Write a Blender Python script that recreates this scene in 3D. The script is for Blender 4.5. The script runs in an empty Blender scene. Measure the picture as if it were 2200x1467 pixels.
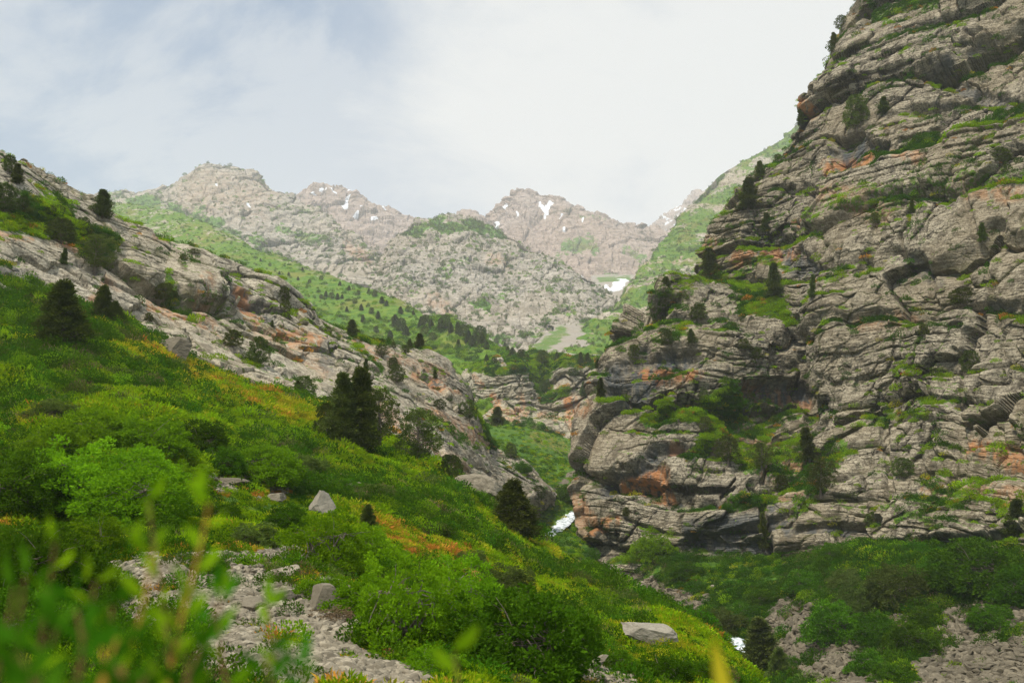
import bpy, math, random
import numpy as np
from mathutils import Vector, Matrix

C = bpy.context.scene
# ------------------------------------------------------------------ camera
FPX = 2139.0                      # focal length in pixels of the 2200 px wide photograph
PITCH = math.atan(167.0 / FPX)
cam_d = bpy.data.cameras.new("camera"); cam = bpy.data.objects.new("camera", cam_d)
C.collection.objects.link(cam); C.camera = cam
cam_d.sensor_width = 36.0; cam_d.lens = 36.0 * FPX / 2200.0
cam_d.clip_start = 0.05; cam_d.clip_end = 30000
cam.location = (0, 0, 0); cam.rotation_euler = (math.pi / 2 + PITCH, 0, 0)
cam_d.dof.use_dof = True; cam_d.dof.focus_distance = 90.0; cam_d.dof.aperture_fstop = 2.8
# ------------------------------------------------------------------ world
SUN_EL = math.radians(64)
SUN_FROM = math.radians(232)                              # compass direction (from +Y clockwise) the light comes from
W = bpy.data.worlds.new("World"); C.world = W; W.use_nodes = True
nt = W.node_tree; nt.nodes.clear()
def N(t, typ, **kw):
    n = t.nodes.new(typ)
    for k, v in kw.items():
        if k in n.inputs: n.inputs[k].default_value = v
        else: setattr(n, k, v)
    return n
out = N(nt, 'ShaderNodeOutputWorld'); bg = N(nt, 'ShaderNodeBackground'); bg.inputs['Strength'].default_value = 0.1
sky = N(nt, 'ShaderNodeTexSky'); sky.sky_type = 'NISHITA'; sky.sun_disc = False
sky.sun_elevation = SUN_EL; sky.sun_rotation = SUN_FROM; sky.altitude = 1800
tc = N(nt, 'ShaderNodeTexCoord')
mp = N(nt, 'ShaderNodeMapping'); mp.inputs['Scale'].default_value = (1.0, 1.0, 1.9); mp.inputs['Location'].default_value = (0.35, 0.2, 0.12)
nt.links.new(tc.outputs['Generated'], mp.inputs['Vector'])
n1 = N(nt, 'ShaderNodeTexNoise'); n1.inputs['Scale'].default_value = 3.6; n1.inputs['Detail'].default_value = 10; n1.inputs['Roughness'].default_value = 0.58; n1.inputs['Distortion'].default_value = 0.35
nt.links.new(mp.outputs[0], n1.inputs['Vector'])
# broad bright area of thin cloud (ahead and to the right)
dt = N(nt, 'ShaderNodeVectorMath', operation='DOT_PRODUCT'); nt.links.new(tc.outputs['Generated'], dt.inputs[0])
dv = Vector((0.30, 0.90, 0.36)).normalized(); dt.inputs[1].default_value = dv
mr = N(nt, 'ShaderNodeMapRange'); mr.inputs['From Min'].default_value = 0.86; mr.inputs['From Max'].default_value = 0.985
mr.interpolation_type = 'SMOOTHSTEP'
nd = N(nt, 'ShaderNodeMath', operation='MULTIPLY_ADD'); nt.links.new(n1.outputs['Fac'], nd.inputs[0]); nd.inputs[1].default_value = 0.22; nd.inputs[2].default_value = -0.11
na_ = N(nt, 'ShaderNodeMath', operation='ADD'); nt.links.new(dt.outputs['Value'], na_.inputs[0]); nt.links.new(nd.outputs[0], na_.inputs[1])
nt.links.new(na_.outputs[0], mr.inputs['Value'])
cr = N(nt, 'ShaderNodeMapRange'); cr.inputs['From Min'].default_value = 0.42; cr.inputs['From Max'].default_value = 0.57; cr.interpolation_type = 'SMOOTHSTEP'
nt.links.new(n1.outputs['Fac'], cr.inputs['Value'])
mx = N(nt, 'ShaderNodeMath', operation='MAXIMUM'); 
mul = N(nt, 'ShaderNodeMath', operation='MULTIPLY'); mul.inputs[1].default_value = 0.46
nt.links.new(cr.outputs[0], mul.inputs[0]); nt.links.new(mul.outputs[0], mx.inputs[0]); nt.links.new(mr.outputs[0], mx.inputs[1])
# thin veil over the blue, then thick cloud
veil = N(nt, 'ShaderNodeMix', data_type='RGBA'); veil.inputs['Factor'].default_value = 0.80
nt.links.new(sky.outputs[0], veil.inputs['A']); veil.inputs['B'].default_value = (2.35, 3.5, 5.3, 1)
cm = N(nt, 'ShaderNodeMix', data_type='RGBA'); nt.links.new(mx.outputs[0], cm.inputs['Factor'])
nt.links.new(veil.outputs['Result'], cm.inputs['A']); cm.inputs['B'].default_value = (7.85, 7.9, 7.85, 1)
# overcast sky, brighter overhead; unseen zenith boosted and warmed to light ground and haze
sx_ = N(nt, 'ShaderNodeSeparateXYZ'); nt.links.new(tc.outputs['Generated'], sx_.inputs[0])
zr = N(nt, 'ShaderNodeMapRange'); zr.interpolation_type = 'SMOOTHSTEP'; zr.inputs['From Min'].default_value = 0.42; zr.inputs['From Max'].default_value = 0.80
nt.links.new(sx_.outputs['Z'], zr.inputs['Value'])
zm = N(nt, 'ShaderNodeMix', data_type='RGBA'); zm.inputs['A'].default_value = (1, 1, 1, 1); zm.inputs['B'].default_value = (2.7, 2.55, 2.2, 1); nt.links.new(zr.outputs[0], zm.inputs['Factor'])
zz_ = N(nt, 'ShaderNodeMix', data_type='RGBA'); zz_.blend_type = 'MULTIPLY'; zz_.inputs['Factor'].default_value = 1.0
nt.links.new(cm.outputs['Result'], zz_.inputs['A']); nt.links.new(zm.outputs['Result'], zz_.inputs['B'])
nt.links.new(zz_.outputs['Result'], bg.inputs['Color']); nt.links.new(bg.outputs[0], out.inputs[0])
# ------------------------------------------------------------------ sun behind thin cloud
sd = bpy.data.lights.new("sun", 'SUN'); sd.energy = 5.0; sd.angle = math.radians(5); sd.color = (1.0, 0.94, 0.84)
so = bpy.data.objects.new("sun", sd); C.collection.objects.link(so)
sv = Vector((math.sin(SUN_FROM) * math.cos(SUN_EL), math.cos(SUN_FROM) * math.cos(SUN_EL), math.sin(SUN_EL)))
so.rotation_euler = sv.to_track_quat('Z', 'Y').to_euler()
C.view_settings.view_transform = 'Standard'; C.view_settings.look = 'None'; C.view_settings.exposure = 0.06; C.view_settings.gamma = 1
C.cycles.max_bounces = 8; C.cycles.diffuse_bounces = 2; C.cycles.glossy_bounces = 1; C.cycles.transmission_bounces = 3
C.cycles.transparent_max_bounces = 4; C.cycles.volume_bounces = 4; C.cycles.caustics_reflective = False; C.cycles.caustics_refractive = False
C.cycles.use_adaptive_sampling = True; C.cycles.adaptive_threshold = 0.008
C.cycles.use_denoising = True; C.cycles.denoiser = 'OPENIMAGEDENOISE'; C.cycles.denoising_input_passes = 'RGB_ALBEDO_NORMAL'; C.cycles.denoising_prefilter = 'NONE'

# ------------------------------------------------------------------ helpers
rng = np.random.default_rng(7); random.seed(7)
cp_, sp_ = math.cos(PITCH), math.sin(PITCH)
def P(px, py, D):
    """world point seen at photo pixel (px,py) at distance D along the view axis"""
    a = (px - 1100.0) / FPX; b = (733.5 - py) / FPX
    return (D * a, D * (cp_ - b * sp_), D * (sp_ + b * cp_))
def PA(A):
    A = np.asarray(A, float); a = (A[..., 0] - 1100.0) / FPX; b = (733.5 - A[..., 1]) / FPX; D = A[..., 2]
    return np.stack([D * a, D * (cp_ - b * sp_), D * (sp_ + b * cp_)], -1)
def toPix(X):
    X = np.asarray(X); f = X[..., 1] * cp_ + X[..., 2] * sp_; u = -X[..., 1] * sp_ + X[..., 2] * cp_
    f = np.where(f > 0.1, f, 0.1)
    return 1100 + FPX * X[..., 0] / f, 733.5 - FPX * u / f
def _h(x, y, z, s):
    n = (x.astype(np.int64) * 374761393 + y.astype(np.int64) * 668265263 + z.astype(np.int64) * 2147483647 + s * 974634777) & 0xffffffff
    n = ((n ^ (n >> 13)) * 1274126177) & 0xffffffff
    n = ((n ^ (n >> 15)) * 2246822519) & 0xffffffff
    return ((n ^ (n >> 16)) & 0xffffff).astype(np.float32) / np.float32(0x7fffff) - 1.0
def vn(x, y, z, s=0):
    xi, yi, zi = np.floor(x), np.floor(y), np.floor(z)
    fx, fy, fz = (x - xi).astype(np.float32), (y - yi).astype(np.float32), (z - zi).astype(np.float32)
    fx = fx * fx * (3 - 2 * fx); fy = fy * fy * (3 - 2 * fy); fz = fz * fz * (3 - 2 * fz)
    r = 0
    for dz in (0, 1):
        wz = fz if dz else 1 - fz
        for dy in (0, 1):
            wy = (fy if dy else 1 - fy) * wz
            a = _h(xi, yi + dy, zi + dz, s); b = _h(xi + 1, yi + dy, zi + dz, s)
            r = r + wy * (a + (b - a) * fx)
    return r
def fbm(X, sc, oc=4, s=0, g=0.5, ridge=False):
    x, y, z = X[..., 0] / sc, X[..., 1] / sc, X[..., 2] / sc
    r = 0; a = 1.0; t = 0
    for i in range(oc):
        q = 2.03 ** i
        v = vn(x * q + 3.1 * i, y * q + 7.7 * i, z * q + 1.3 * i, s + i)
        if ridge: v = 1 - 2 * np.abs(v)
        r = r + a * v; t += a; a *= g
    return r / t
def sstep(a, b, x):
    t = np.clip((x - a) / (b - a), 0, 1); return t * t * (3 - 2 * t)
def spline_mat(n, m):
    """m x n matrix of Catmull-Rom weights sampling n control values at m places"""
    M = np.zeros((m, n)); u = np.linspace(0, n - 1, m); k = np.minimum(u.astype(int), n - 2); f = u - k
    w = [(-f**3 + 2*f**2 - f) / 2, (3*f**3 - 5*f**2 + 2) / 2, (-3*f**3 + 4*f**2 + f) / 2, (f**3 - f**2) / 2]
    for j in range(4):
        idx = np.clip(k - 1 + j, 0, n - 1); np.add.at(M, (np.arange(m), idx), w[j])
    return M
def sheet_pts(rows, nv, nu):
    A = PA(rows)                                     # rows x cols x 3
    R = spline_mat(A.shape[0], nv); U = spline_mat(A.shape[1], nu)
    # even out spacing is not needed: rows are authored evenly enough
    return np.einsum('ij,jkc,lk->ilc', R, A, U)
def normals(X):
    du = np.gradient(X, axis=1); dv = np.gradient(X, axis=0)
    n = np.cross(du, dv); l = np.linalg.norm(n, axis=-1, keepdims=True); return n / np.maximum(l, 1e-9)
def grid_mesh(name, X, mat, attrs=None, flip=False, smooth=False):
    nv, nu = X.shape[:2]
    idx = np.arange(nv * nu).reshape(nv, nu)
    q = np.stack([idx[:-1, :-1], idx[:-1, 1:], idx[1:, 1:], idx[1:, :-1]], -1).reshape(-1, 4)
    if flip: q = q[:, ::-1]
    return raw_mesh(name, X.reshape(-1, 3), q, mat, attrs, smooth)
def raw_mesh(name, V, F, mat, attrs=None, smooth=False, link=True, fmat=None):
    me = bpy.data.meshes.new(name); V = np.ascontiguousarray(V, np.float32); F = np.ascontiguousarray(F, np.int32)
    k = F.shape[1]
    me.vertices.add(len(V)); me.vertices.foreach_set('co', V.ravel())
    me.loops.add(F.size); me.loops.foreach_set('vertex_index', F.ravel())
    me.polygons.add(len(F)); me.polygons.foreach_set('loop_start', np.arange(0, F.size, k, dtype=np.int32))
    me.polygons.foreach_set('loop_total', np.full(len(F), k, np.int32))
    me.polygons.foreach_set('use_smooth', np.full(len(F), smooth, bool))
    for m in (mat if isinstance(mat, (list, tuple)) else [mat]): me.materials.append(m)
    if fmat is not None: me.polygons.foreach_set('material_index', np.asarray(fmat, np.int32))
    for k_, v in (attrs or {}).items():
        a = me.attributes.new(k_, 'FLOAT', 'POINT'); a.data.foreach_set('value', np.ascontiguousarray(np.asarray(v).ravel(), np.float32))
    me.update(); me.validate()
    o = bpy.data.objects.new(name, me)
    if link: C.collection.objects.link(o)
    return o
def tag(o, label=None, cat=None, group=None, kind=None):
    if label: o['label'] = label
    if cat: o['category'] = cat
    if group: o['group'] = group
    if kind: o['kind'] = kind
    return o
# ------------------------------------------------------------------ materials
def newmat(name):
    m = bpy.data.materials.new(name); m.use_nodes = True; t = m.node_tree; t.nodes.clear()
    o = N(t, 'ShaderNodeOutputMaterial'); b = N(t, 'ShaderNodeBsdfPrincipled'); b.inputs['Roughness'].default_value = 0.92
    b.inputs['Specular IOR Level'].default_value = 0.15
    t.links.new(b.outputs[0], o.inputs['Surface']); return m, t, b
def noise(t, vec, scale, detail=4, rough=0.55, dist=0.0):
    n = N(t, 'ShaderNodeTexNoise'); n.inputs['Scale'].default_value = scale; n.inputs['Detail'].default_value = detail
    n.inputs['Roughness'].default_value = rough; n.inputs['Distortion'].default_value = dist
    t.links.new(vec, n.inputs['Vector']); return n.outputs['Fac']
def remap(t, v, a, b, c=0.0, d=1.0):
    m = N(t, 'ShaderNodeMapRange'); m.interpolation_type = 'SMOOTHSTEP'
    for k, x in zip(('From Min', 'From Max', 'To Min', 'To Max'), (a, b, c, d)): m.inputs[k].default_value = x
    t.links.new(v, m.inputs['Value']); return m.outputs[0]
def mixc(t, f, a, b, mode='MIX'):
    m = N(t, 'ShaderNodeMix', data_type='RGBA'); m.blend_type = mode
    for s, v in (('Factor', f), ('A', a), ('B', b)):
        if isinstance(v, (int, float)): m.inputs[s].default_value = v
        elif isinstance(v, tuple): m.inputs[s].default_value = (*v, 1) if len(v) == 3 else v
        else: t.links.new(v, m.inputs[s])
    return m.outputs['Result']
def math_(t, op, a, b=None):
    m = N(t, 'ShaderNodeMath', operation=op)
    for i, v in enumerate((a, b)):
        if v is None: continue
        if isinstance(v, (int, float)): m.inputs[i].default_value = v
        else: t.links.new(v, m.inputs[i])
    return m.outputs[0]
def attr(t, name):
    a = N(t, 'ShaderNodeAttribute'); a.attribute_name = name; return a.outputs['Fac']
def mapping(t, vec, sc=(1, 1, 1), rot=(0, 0, 0)):
    m = N(t, 'ShaderNodeMapping'); m.inputs['Scale'].default_value = sc; m.inputs['Rotation'].default_value = rot
    t.links.new(vec, m.inputs['Vector']); return m.outputs[0]
def rock_mat(name, sc, light, mid, dark, grassA=(0.045, 0.115, 0.012), grassB=(0.10, 0.16, 0.02), tilt=0.0, bump=0.6,
             orange=(0.40, 0.17, 0.06), streak=0.5, blue=(0.070, 0.074, 0.073)):
    """limestone: bedded light/dark tone, lichen, iron stains (attr stain), water-streaked dark faces (attr dark), turf (attr grass), snow (attr snow)"""
    m, t, b = newmat(name); g = N(t, 'ShaderNodeNewGeometry').outputs['Position']
    bed = mapping(t, g, (1, 1, 8.0), (0, tilt, 0))
    n_big = noise(t, g, 0.05 / sc, 5); n_bed = noise(t, bed, 0.35 / sc, 6, 0.62); n_fine = noise(t, g, 2.3 / sc, 5, 0.7)
    n_mid = noise(t, g, 0.45 / sc, 6, 0.65)
    c = mixc(t, remap(t, n_bed, 0.40, 0.60), mid, light)
    c = mixc(t, remap(t, n_mid, 0.50, 0.62, 0, 0.72), c, dark)
    n_sp = noise(t, g, 7.0 / sc, 3, 0.7)
    c = mixc(t, remap(t, n_fine, 0.50, 0.62, 0, 0.8), c, dark)
    c = mixc(t, remap(t, n_sp, 0.51, 0.61, 0, 0.6), c, dark)
    ck = math_(t, 'ADD', attr(t, 'crack'), math_(t, 'MULTIPLY', math_(t, 'SUBTRACT', n_mid, 0.5), 0.9))
    c = mixc(t, remap(t, ck, 0.40, 0.75, 0, 0.85), c, mixc(t, remap(t, n_big, 0.42, 0.55), tuple(0.5 * q for q in dark), (0.045, 0.055, 0.014)))
    c = mixc(t, remap(t, n_big, 0.42, 0.62, 0, 0.35), c, tuple(x * y for x, y in zip(mid, (1.02, 0.93, 0.82))))
    # dark blue-grey water streaks running down the face
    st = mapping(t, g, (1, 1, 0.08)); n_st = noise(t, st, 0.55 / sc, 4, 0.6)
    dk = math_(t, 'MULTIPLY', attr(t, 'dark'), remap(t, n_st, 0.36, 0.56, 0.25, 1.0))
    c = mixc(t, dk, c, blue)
    so_ = math_(t, 'MULTIPLY', attr(t, 'stain'), remap(t, noise(t, st, 0.8 / sc, 4, 0.6), 0.38, 0.55, 0.0, 0.9))
    c = mixc(t, so_, c, orange)
    gr = noise(t, g, 1.1 / sc, 5, 0.65)
    gc = mixc(t, remap(t, gr, 0.35, 0.65), grassA, grassB)
    gc = mixc(t, remap(t, noise(t, g, 0.16 / sc, 4), 0.52, 0.68, 0, 0.5), gc, (0.20, 0.15, 0.04))
    gm = math_(t, 'ADD', attr(t, 'grass'), math_(t, 'ADD', math_(t, 'MULTIPLY', math_(t, 'SUBTRACT', gr, 0.5), 2.0), math_(t, 'MULTIPLY', math_(t, 'SUBTRACT', noise(t, g, 0.3 / sc, 5, 0.65), 0.5), 1.3)))
    c = mixc(t, remap(t, gm, 0.42, 0.58), c, gc)
    sn = math_(t, 'ADD', attr(t, 'snow'), math_(t, 'SUBTRACT', math_(t, 'MULTIPLY', math_(t, 'SUBTRACT', n_mid, 0.5), 2.0), 0.12))
    c = mixc(t, remap(t, sn, 0.46, 0.54), c, (0.72, 0.74, 0.76))
    t.links.new(c, b.inputs['Base Color'])
    bp = N(t, 'ShaderNodeBump'); bp.inputs['Strength'].default_value = bump; bp.inputs['Distance'].default_value = 0.35 * sc
    hh = math_(t, 'ADD', math_(t, 'MULTIPLY', n_bed, 1.0), math_(t, 'ADD', math_(t, 'MULTIPLY', n_fine, 0.45), math_(t, 'MULTIPLY', n_mid, 0.8)))
    t.links.new(hh, bp.inputs['Height']); t.links.new(bp.outputs[0], b.inputs['Normal'])
    return m
# ------------------------------------------------------------------ rock shaping
def blocks(s, t, h, w, seed, tw):
    """bedded and jointed limestone: per-bed and per-block protrusion in [-1,1], plus crack depth in [0,1]"""
    ss = s / h + 0.30 * tw; k = np.floor(ss); f = ss - k
    z0 = np.zeros_like(k)
    tt = t / (w * (0.75 + 0.5 * (_h(k, z0, z0, seed + 5) * 0.5 + 0.5))) + 13.7 * _h(k, z0, z0, seed + 1) + 0.25 * tw
    j = np.floor(tt); g = tt - j
    r = 0.55 * vn(k * 0.999 + 0.5, t / (w * 3.5) + k * 5.1, z0, seed + 2) + 0.75 * _h(k, j, z0, seed + 3)
    ef = np.minimum(f, 1 - f) * h; eg = np.minimum(g, 1 - g) * w
    cr = np.maximum(1 - sstep(0.0, 0.17 * h, ef), 0.7 * (1 - sstep(0, 0.09 * h, eg)))
    rnd = 1 - (1 - sstep(0, 0.35, 1 - f)) * 0.6      # beds undercut at their foot, rounded at their top
    return r * 1.0, cr, rnd * (0.4 + 0.6 * sstep(0, 0.3, f))
def worley(s, t, h, w, seed):
    """angular facets on the (bedding, along) plane: tilted plane per cell and closeness to the cell edge"""
    u, v = t / w, s / h; ui, vi = np.floor(u), np.floor(v); z0 = np.zeros_like(ui)
    f1 = np.full(u.shape, 9.0, np.float32); f2 = f1.copy(); pl = np.zeros(u.shape, np.float32)
    for a in (-1, 0, 1):
        for b in (-1, 0, 1):
            cu, cv = ui + a, vi + b; hx = _h(cu, cv, z0, seed); hy = _h(cu, cv, z0, seed + 1)
            du, dv = u - cu - 0.5 - 0.46 * hx, v - cv - 0.5 - 0.46 * hy; d = np.abs(du) * 0.55 + np.abs(dv) * 0.55 + 0.5 * np.sqrt(du * du + dv * dv)
            p = 0.7 * _h(cu, cv, z0, seed + 2) + du * 1.3 * _h(cu, cv, z0, seed + 3) + dv * 1.3 * _h(cu, cv, z0, seed + 4)
            n1_ = d < f1; f2 = np.where(n1_, f1, np.minimum(f2, d)); pl = np.where(n1_, p, pl); f1 = np.where(n1_, d, f1)
    return pl, 1 - sstep(0.0, 0.16, f2 - f1)
def shape_rock(X, s, t, big, hs, amps, seed, fine=0.12, joint_w=2.2, nsc=1.0, crack=0.25, facets=((9, 6, 1.2), (2.6, 1.7, .35)), fault=26.0, throw=5.0, warp=.45, pil=.2):
    """displace sheet X (nv,nu,3) outward along its smooth normal; returns points, displacement, crack mask"""
    n = normals(X)
    tw = fbm(X, 9.0 * nsc, 3, seed + 40); tw2 = fbm(X, 45.0 * nsc, 3, seed + 60)
    z0 = np.zeros(X.shape[:2]); dom = np.floor((t + 0.35 * s + fault * 0.5 * tw2) / fault)
    s = s + 0.26 * throw * vn(t / fault, z0, s / 90.0, seed + 3)
    s = s + 1.6 * vn(s / 13.0, z0, t / 150.0, seed + 6) + 0.7 * vn(s / 5.0, z0, t / 120.0, seed + 7)
    d = big[0] * fbm(X, big[1], 4, seed); cm = z0.astype(np.float32)
    for i, (h, a) in enumerate(zip(hs, amps)):
        q = s + warp * (0.55 * h * tw + 1.2 * h * tw2 * (0.6 if i else 1.0))
        wgt = sstep(-0.35 + .22 * (i > 0), 0.25 + .12 * (i > 0), fbm(X, h * 5 + 8, 2, seed + 70 + i)) * 1.2 + (.5 if i == 0 else .03)
        r, cr, rn = blocks(q, t + 0.5 * h * tw, h, h * joint_w, seed + 100 * i, tw)
        d = d + a * wgt * (r + pil * rn) - crack * a * wgt * cr; cm = np.maximum(cm, cr * np.minimum(wgt, 1) * (0.55, 0.75, 0.8, .6)[min(i, 3)])
    for i, (w, h, a) in enumerate(facets):
        p, e = worley(s + 0.4 * h * tw + 0.25 * w * tw2, t + 0.6 * w * tw - 0.5 * s, h, w, seed + 500 + 10 * i)
        wg = sstep(-0.4, 0.3, fbm(X, w * 3, 2, seed + 90 + i)); d = d + a * p * wg - a * 0.45 * e * wg; cm = np.maximum(cm, e * 0.75 * wg)
    rgh = .35 + .9 * sstep(-.2, .35, fbm(X, 13 * nsc, 2, seed + 34)); d = d + fine * rgh * (fbm(X, 1.9 * nsc, 4, seed + 31, 0.6) * 1.5 + 1.0 * fbm(X, 4.5 * nsc, 3, seed + 33, 0.5, True))
    return X + n * d[..., None], d, cm
def seglen(X, axis):
    dl = np.linalg.norm(np.diff(X, axis=axis), axis=-1)
    z = np.zeros_like(np.take(dl, [0], axis=axis)); return np.cumsum(np.concatenate([z, dl], axis=axis), axis=axis)
_WARP = {}
def blobs(X, L):
    """soft mask made of strokes: (px,py, px2,py2, radius in photo px, weight)"""
    px, py = toPix(X); m = np.zeros(px.shape, np.float32)
    key = (X.shape, float(X.ravel()[0]), float(X.ravel()[-1]))
    if key not in _WARP:
        Q = X / np.maximum(np.linalg.norm(X, axis=-1, keepdims=True), 1) * 1000.0; _WARP.clear()
        _WARP[key] = (fbm(X, 0.02 * 1.0 * np.median(np.linalg.norm(X, axis=-1)), 4, 990, .6), fbm(X, 0.02 * np.median(np.linalg.norm(X, axis=-1)), 4, 991, .6))
    wx, wy = _WARP[key]
    for x0, y0, x1, y1, r, w in L:
        dx, dy = x1 - x0, y1 - y0; l2 = max(dx * dx + dy * dy, 1e-6)
        A = min(26.0, 0.5 * r + 5.0); qx, qy = px + A * wx, py + A * wy
        t = np.clip(((qx - x0) * dx + (qy - y0) * dy) / l2, 0, 1)
        d = np.hypot(qx - x0 - t * dx, qy - y0 - t * dy) / r
        m = np.maximum(m, w * (1 - sstep(0.45, 1.25, d)))
    return m
def upness(X, flip=False):
    n = normals(X); return n[..., 2] * (-1 if flip else 1)
def blur(a, k):
    for ax in (0, 1):
        c = np.cumsum(np.concatenate([np.repeat(np.take(a, [0], ax), k + 1, ax), a, np.repeat(np.take(a, [-1], ax), k, ax)], ax), ax)
        n = a.shape[ax]; a = (np.take(c, range(2 * k + 1, 2 * k + 1 + n), ax) - np.take(c, range(0, n), ax)) / (2 * k + 1)
    return a
SURF = []
# orientation: rows go top -> bottom, columns left -> right, so cross(du,dv) points... away; fix sign per sheet
def oriented(X):
    n = normals(X); view = -X / np.linalg.norm(X, axis=-1, keepdims=True)
    s = np.sign(np.median((n * view).sum(-1))); return s

ROCK = rock_mat('cliff_limestone', 1.0, (0.40, 0.345, 0.245), (0.215, 0.182, 0.124), (0.042, 0.034, 0.024), bump=0.75)
ROCKL = rock_mat('slab_limestone', 1.0, (0.49, 0.43, 0.32), (0.335, 0.29, 0.21), (0.09, 0.076, 0.055), tilt=-0.45, bump=0.75)
FARK = rock_mat('mountain_limestone', 9.0, (0.44, 0.385, 0.315), (0.32, 0.278, 0.222), (0.12, 0.107, 0.08), grassA=(0.06, 0.14, 0.018), grassB=(0.115, 0.20, 0.03), bump=0.9)
PINK = rock_mat('mountain_pink_rock', 14.0, (0.42, 0.335, 0.28), (0.31, 0.24, 0.195), (0.15, 0.115, 0.092), grassA=(0.06, 0.13, 0.02), grassB=(0.11, 0.18, 0.03), bump=0.9)
GREENF = rock_mat('alpine_turf', 6.0, (0.46, 0.40, 0.32), (0.32, 0.27, 0.20), (0.12, 0.11, 0.08), grassA=(0.045, 0.12, 0.008), grassB=(0.125, 0.185, 0.016), bump=0.6)

def sheet(name, rows, nv, nu, mat, fn, flatshade=True):
    X = sheet_pts(np.array(rows, float), nv, nu)
    if oriented(X) < 0: X = X[:, ::-1]; rev = True
    else: rev = False
    Y, attrs = fn(X)
    for k in ('grass', 'stain', 'dark', 'snow', 'crack'): attrs.setdefault(k, np.zeros(Y.shape[:2]))
    o = grid_mesh(name, Y, mat, attrs, smooth=not flatshade)
    SURF.append(o); return o, Y, attrs

# ---- right-hand cliff ------------------------------------------------------
def R(pts): return [pts[0]] + pts
cl = [
 # B silhouette,      C,               D,               E,               F,               G,               H,               I
 [(1990,-130,300),(2020,-140,296),(2050,-150,292),(2080,-160,288),(2120,-170,282),(2200,-190,275),(2330,-230,262),(2600,-330,235)],
 [(1975,-95,276),(1998,-100,270),(2022,-105,265),(2050,-110,260),(2090,-120,254),(2160,-130,246),(2290,-150,230),(2580,-180,203)],
 [(1868,10,268),(1895,12,262),(1925,15,257),(1962,18,252),(2005,20,246),(2085,10,238),(2230,0,221),(2560,-20,193)],
 [(1748,130,263),(1778,135,256),(1812,140,251),(1858,142,246),(1915,140,238),(2020,130,227),(2215,120,206),(2560,100,178)],
 [(1692,265,259),(1724,270,252),(1758,272,247),(1808,272,240),(1875,270,230),(2000,262,216),(2208,250,194),(2560,240,166)],
 [(1612,395,258),(1652,400,251),(1694,402,246),(1746,400,238),(1826,398,224),(1980,390,208),(2204,380,184),(2560,370,158)],
 [(1532,500,257),(1590,510,250),(1650,515,243),(1712,515,232),(1796,512,213),(1968,505,198),(2202,495,176),(2560,490,150)],
 [(1510,592,255),(1560,630,247),(1630,632,239),(1706,620,226),(1786,612,205),(1962,600,193),(2200,590,170),(2560,580,146)],
 [(1430,612,233),(1500,660,226),(1590,695,222),(1700,690,218),(1782,680,201),(1958,672,189),(2200,665,166),(2560,655,142)],
 [(1340,700,224),(1450,735,214),(1585,745,212),(1712,740,213),(1776,755,197),(1955,750,185),(2200,745,163),(2560,735,139)],
 [(1304,800,215),(1440,830,206),(1580,830,208),(1722,820,211),(1770,835,194),(1955,830,181),(2200,825,159),(2560,815,135)],
 [(1262,890,208),(1420,880,201),(1580,868,204),(1725,880,204),(1775,905,188),(1955,905,176),(2200,905,154),(2560,900,131)],
 [(1238,970,202),(1400,955,194),(1560,950,193),(1700,960,192),(1790,970,181),(1955,980,170),(2200,985,149),(2560,985,127)],
 [(1232,1040,198),(1390,1030,188),(1540,1060,180),(1690,1065,178),(1800,1050,172),(1955,1055,162),(2200,1060,143),(2560,1065,122)],
 [(1252,1130,193),(1390,1110,184),(1530,1120,177),(1680,1125,173),(1810,1120,167),(1960,1120,157),(2200,1120,138),(2560,1125,117)],
 [(1290,1212,190),(1400,1205,181),(1530,1205,175),(1670,1222,169),(1810,1212,162),(1960,1190,154),(2200,1185,134),(2560,1190,113)],
 [(1300,1290,189),(1400,1290,180),(1530,1290,173),(1670,1290,167),(1810,1290,160),(1960,1270,152),(2200,1265,132),(2560,1270,111)],
]
cl = [[(r[0][0] + 24 * float(sstep(650, 760, r[0][1])), r[0][1], r[0][2]), (r[1][0] + 8 * float(sstep(650, 760, r[0][1])), r[1][1], r[1][2])] + r[2:] for r in cl]
cl = [[(r[0][0] + 70, r[0][1] + 15, r[0][2] + 75), (r[0][0] + 12, r[0][1] + 4, r[0][2] + 14)] + r for r in cl]
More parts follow.
